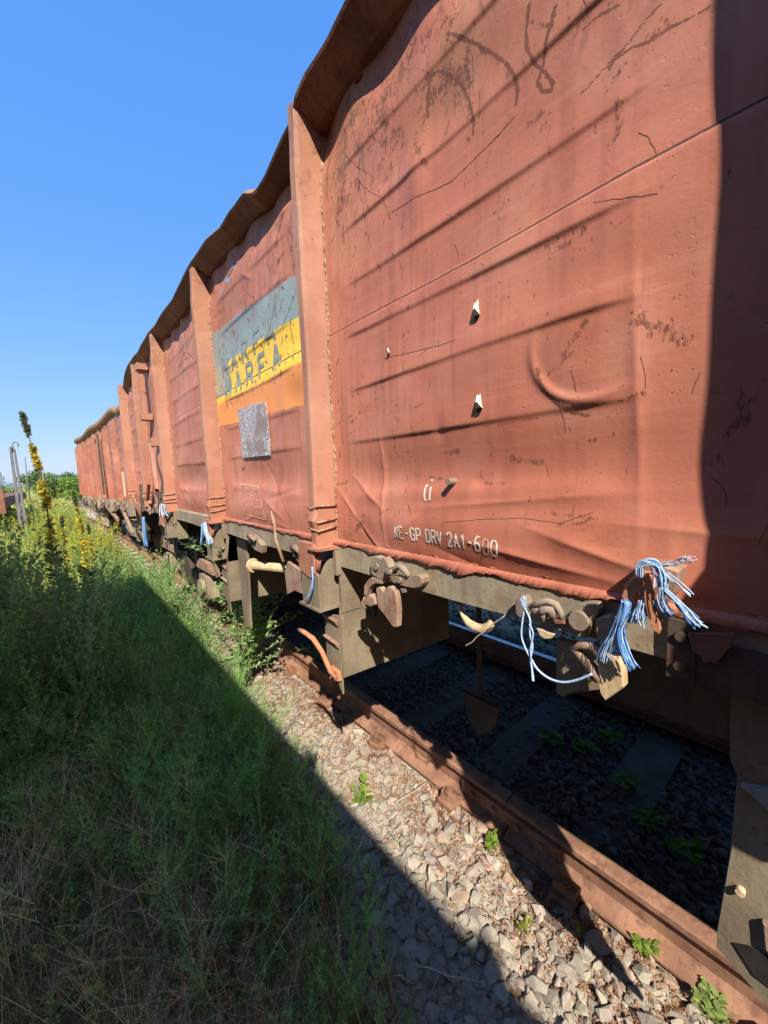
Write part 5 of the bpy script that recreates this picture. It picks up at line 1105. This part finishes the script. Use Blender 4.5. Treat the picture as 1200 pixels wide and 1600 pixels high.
# thin dry sticks on the ballast
for k, (a, b, lab) in enumerate((((.62, .80, .06), (.93, .50, .05), 'long pale dry stick lying across the dark stones at the bottom'), ((.80, .86, .06), (.93, .70, .05), 'short pale stick above the long one on the dark stones'), ((1.20, 1.42, .05), (1.43, 1.40, .05), 'thin dry stalk pointing to the rail across sunlit gravel'))):
    m = MB(); a = Vector(a); b = Vector(b); m.tube([a.lerp(b, t) + Vector((.004 * math.sin(t * 9), .004 * math.cos(t * 7), .004 * math.sin(t * 5))) for t in np.linspace(0, 1, 9)], [.003, .003, .0028, .003, .0026, .0024, .0022, .002, .0015], 6); m.build('dry_stick', M['string'], None, label=lab, cat='stick')
m = MB(); m.add([(.40, .93, .02), (.53, .78, .035), (.66, .66, .03), (.74, .50, .02), (.60, .40, .01), (.30, .60, .01), (.40, .93, -.05), (.53, .78, -.05), (.66, .66, -.05), (.74, .50, -.05), (.60, .40, -.05), (.30, .60, -.05)], [(0, 1, 2, 3, 4, 5), (11, 10, 9, 8, 7, 6)] + [(k, (k + 1) % 6, (k + 1) % 6 + 6, k + 6) for k in range(6)])
m.build('concrete_slab', M['concrete'], None, label='broken grey concrete slab half under the grass at the bottom edge', cat='slab')
# ---- distant trees
def tree(x, y, h, wd, label, col, seed, n=5200):
    rr = np.random.default_rng(seed); t = thing('tree', (x, y, 0), label, 'tree', 'distant trees on the horizon'); m = MB()
    m.tube([(x, y, -.1), (x + .1, y, h * .3), (x, y, h * .6)], [h * .045, h * .03, h * .015], 8)
    cl = []
    for k in range(16):
        a = rr.random() * 6.28; r = rr.uniform(0, .8); z = rr.uniform(.25, .9); rad = rr.uniform(.18, .34) * (1.15 - z * .55)
        c_ = np.array([x + math.cos(a) * r * wd * .5 * (1.15 - z * .6), y + math.sin(a) * r * wd * .5, z * h * .92]); cl.append((c_, rad * wd * .5, rr.uniform(.75, 1.3)))
        m.tube([(x, y, h * .25), tuple((c_ + np.array([x, y, h * .4])) / 2), tuple(c_)], [h * .015, h * .01, h * .004], 5)
    m.build('trunk', M['wood'], t)
    which = rr.integers(0, len(cl), n); d = rr.normal(size=(n, 3)); d /= np.linalg.norm(d, axis=1)[:, None]; rad = rr.uniform(.45, 1.08, n)
    cen = np.array([cl[i][0] for i in which]); R = np.array([cl[i][1] for i in which]); tt = np.array([cl[i][2] for i in which])
    p = cen + d * (R * rad)[:, None] * np.array([1, 1, .8]); a = rr.normal(size=(n, 3)); a /= np.linalg.norm(a, axis=1)[:, None]; b = np.cross(a, rr.normal(size=(n, 3))); b /= np.linalg.norm(b, axis=1)[:, None]
    s_ = (h * .022 * rr.uniform(.6, 1.4, n))[:, None]; V = np.stack([p - a * s_, p + b * s_ * .6, p + a * s_, p - b * s_ * .6], 1).reshape(-1, 3); F = np.arange(4 * n).reshape(-1, 4)
    C = np.repeat(np.array(col)[None] * tt[:, None] * rr.uniform(.8, 1.2, (n, 1)), 4, 0)
    npmesh('crown', V, F, M['leaf2'], t, col=C)
tree(-.5, 44, 3.6, 6.0, 'round light green bush-like tree on the horizon left of the wagons', (.13, .21, .06), 31)
tree(2.2, 40, 3.9, 5.0, 'bright green tree right beside the far end of the second wagon', (.14, .25, .04), 32)
tree(-5.0, 60, 3.9, 8.0, 'hazy green tree on the horizon behind the concrete post', (.12, .19, .08), 33)
tree(-10.0, 75, 4.2, 9.0, 'low hazy tree at the very left of the horizon', (.12, .18, .10), 34)
tree(5.0, 48, 4.0, 6.0, 'green tree hidden mostly behind the second wagon', (.12, .20, .05), 35)
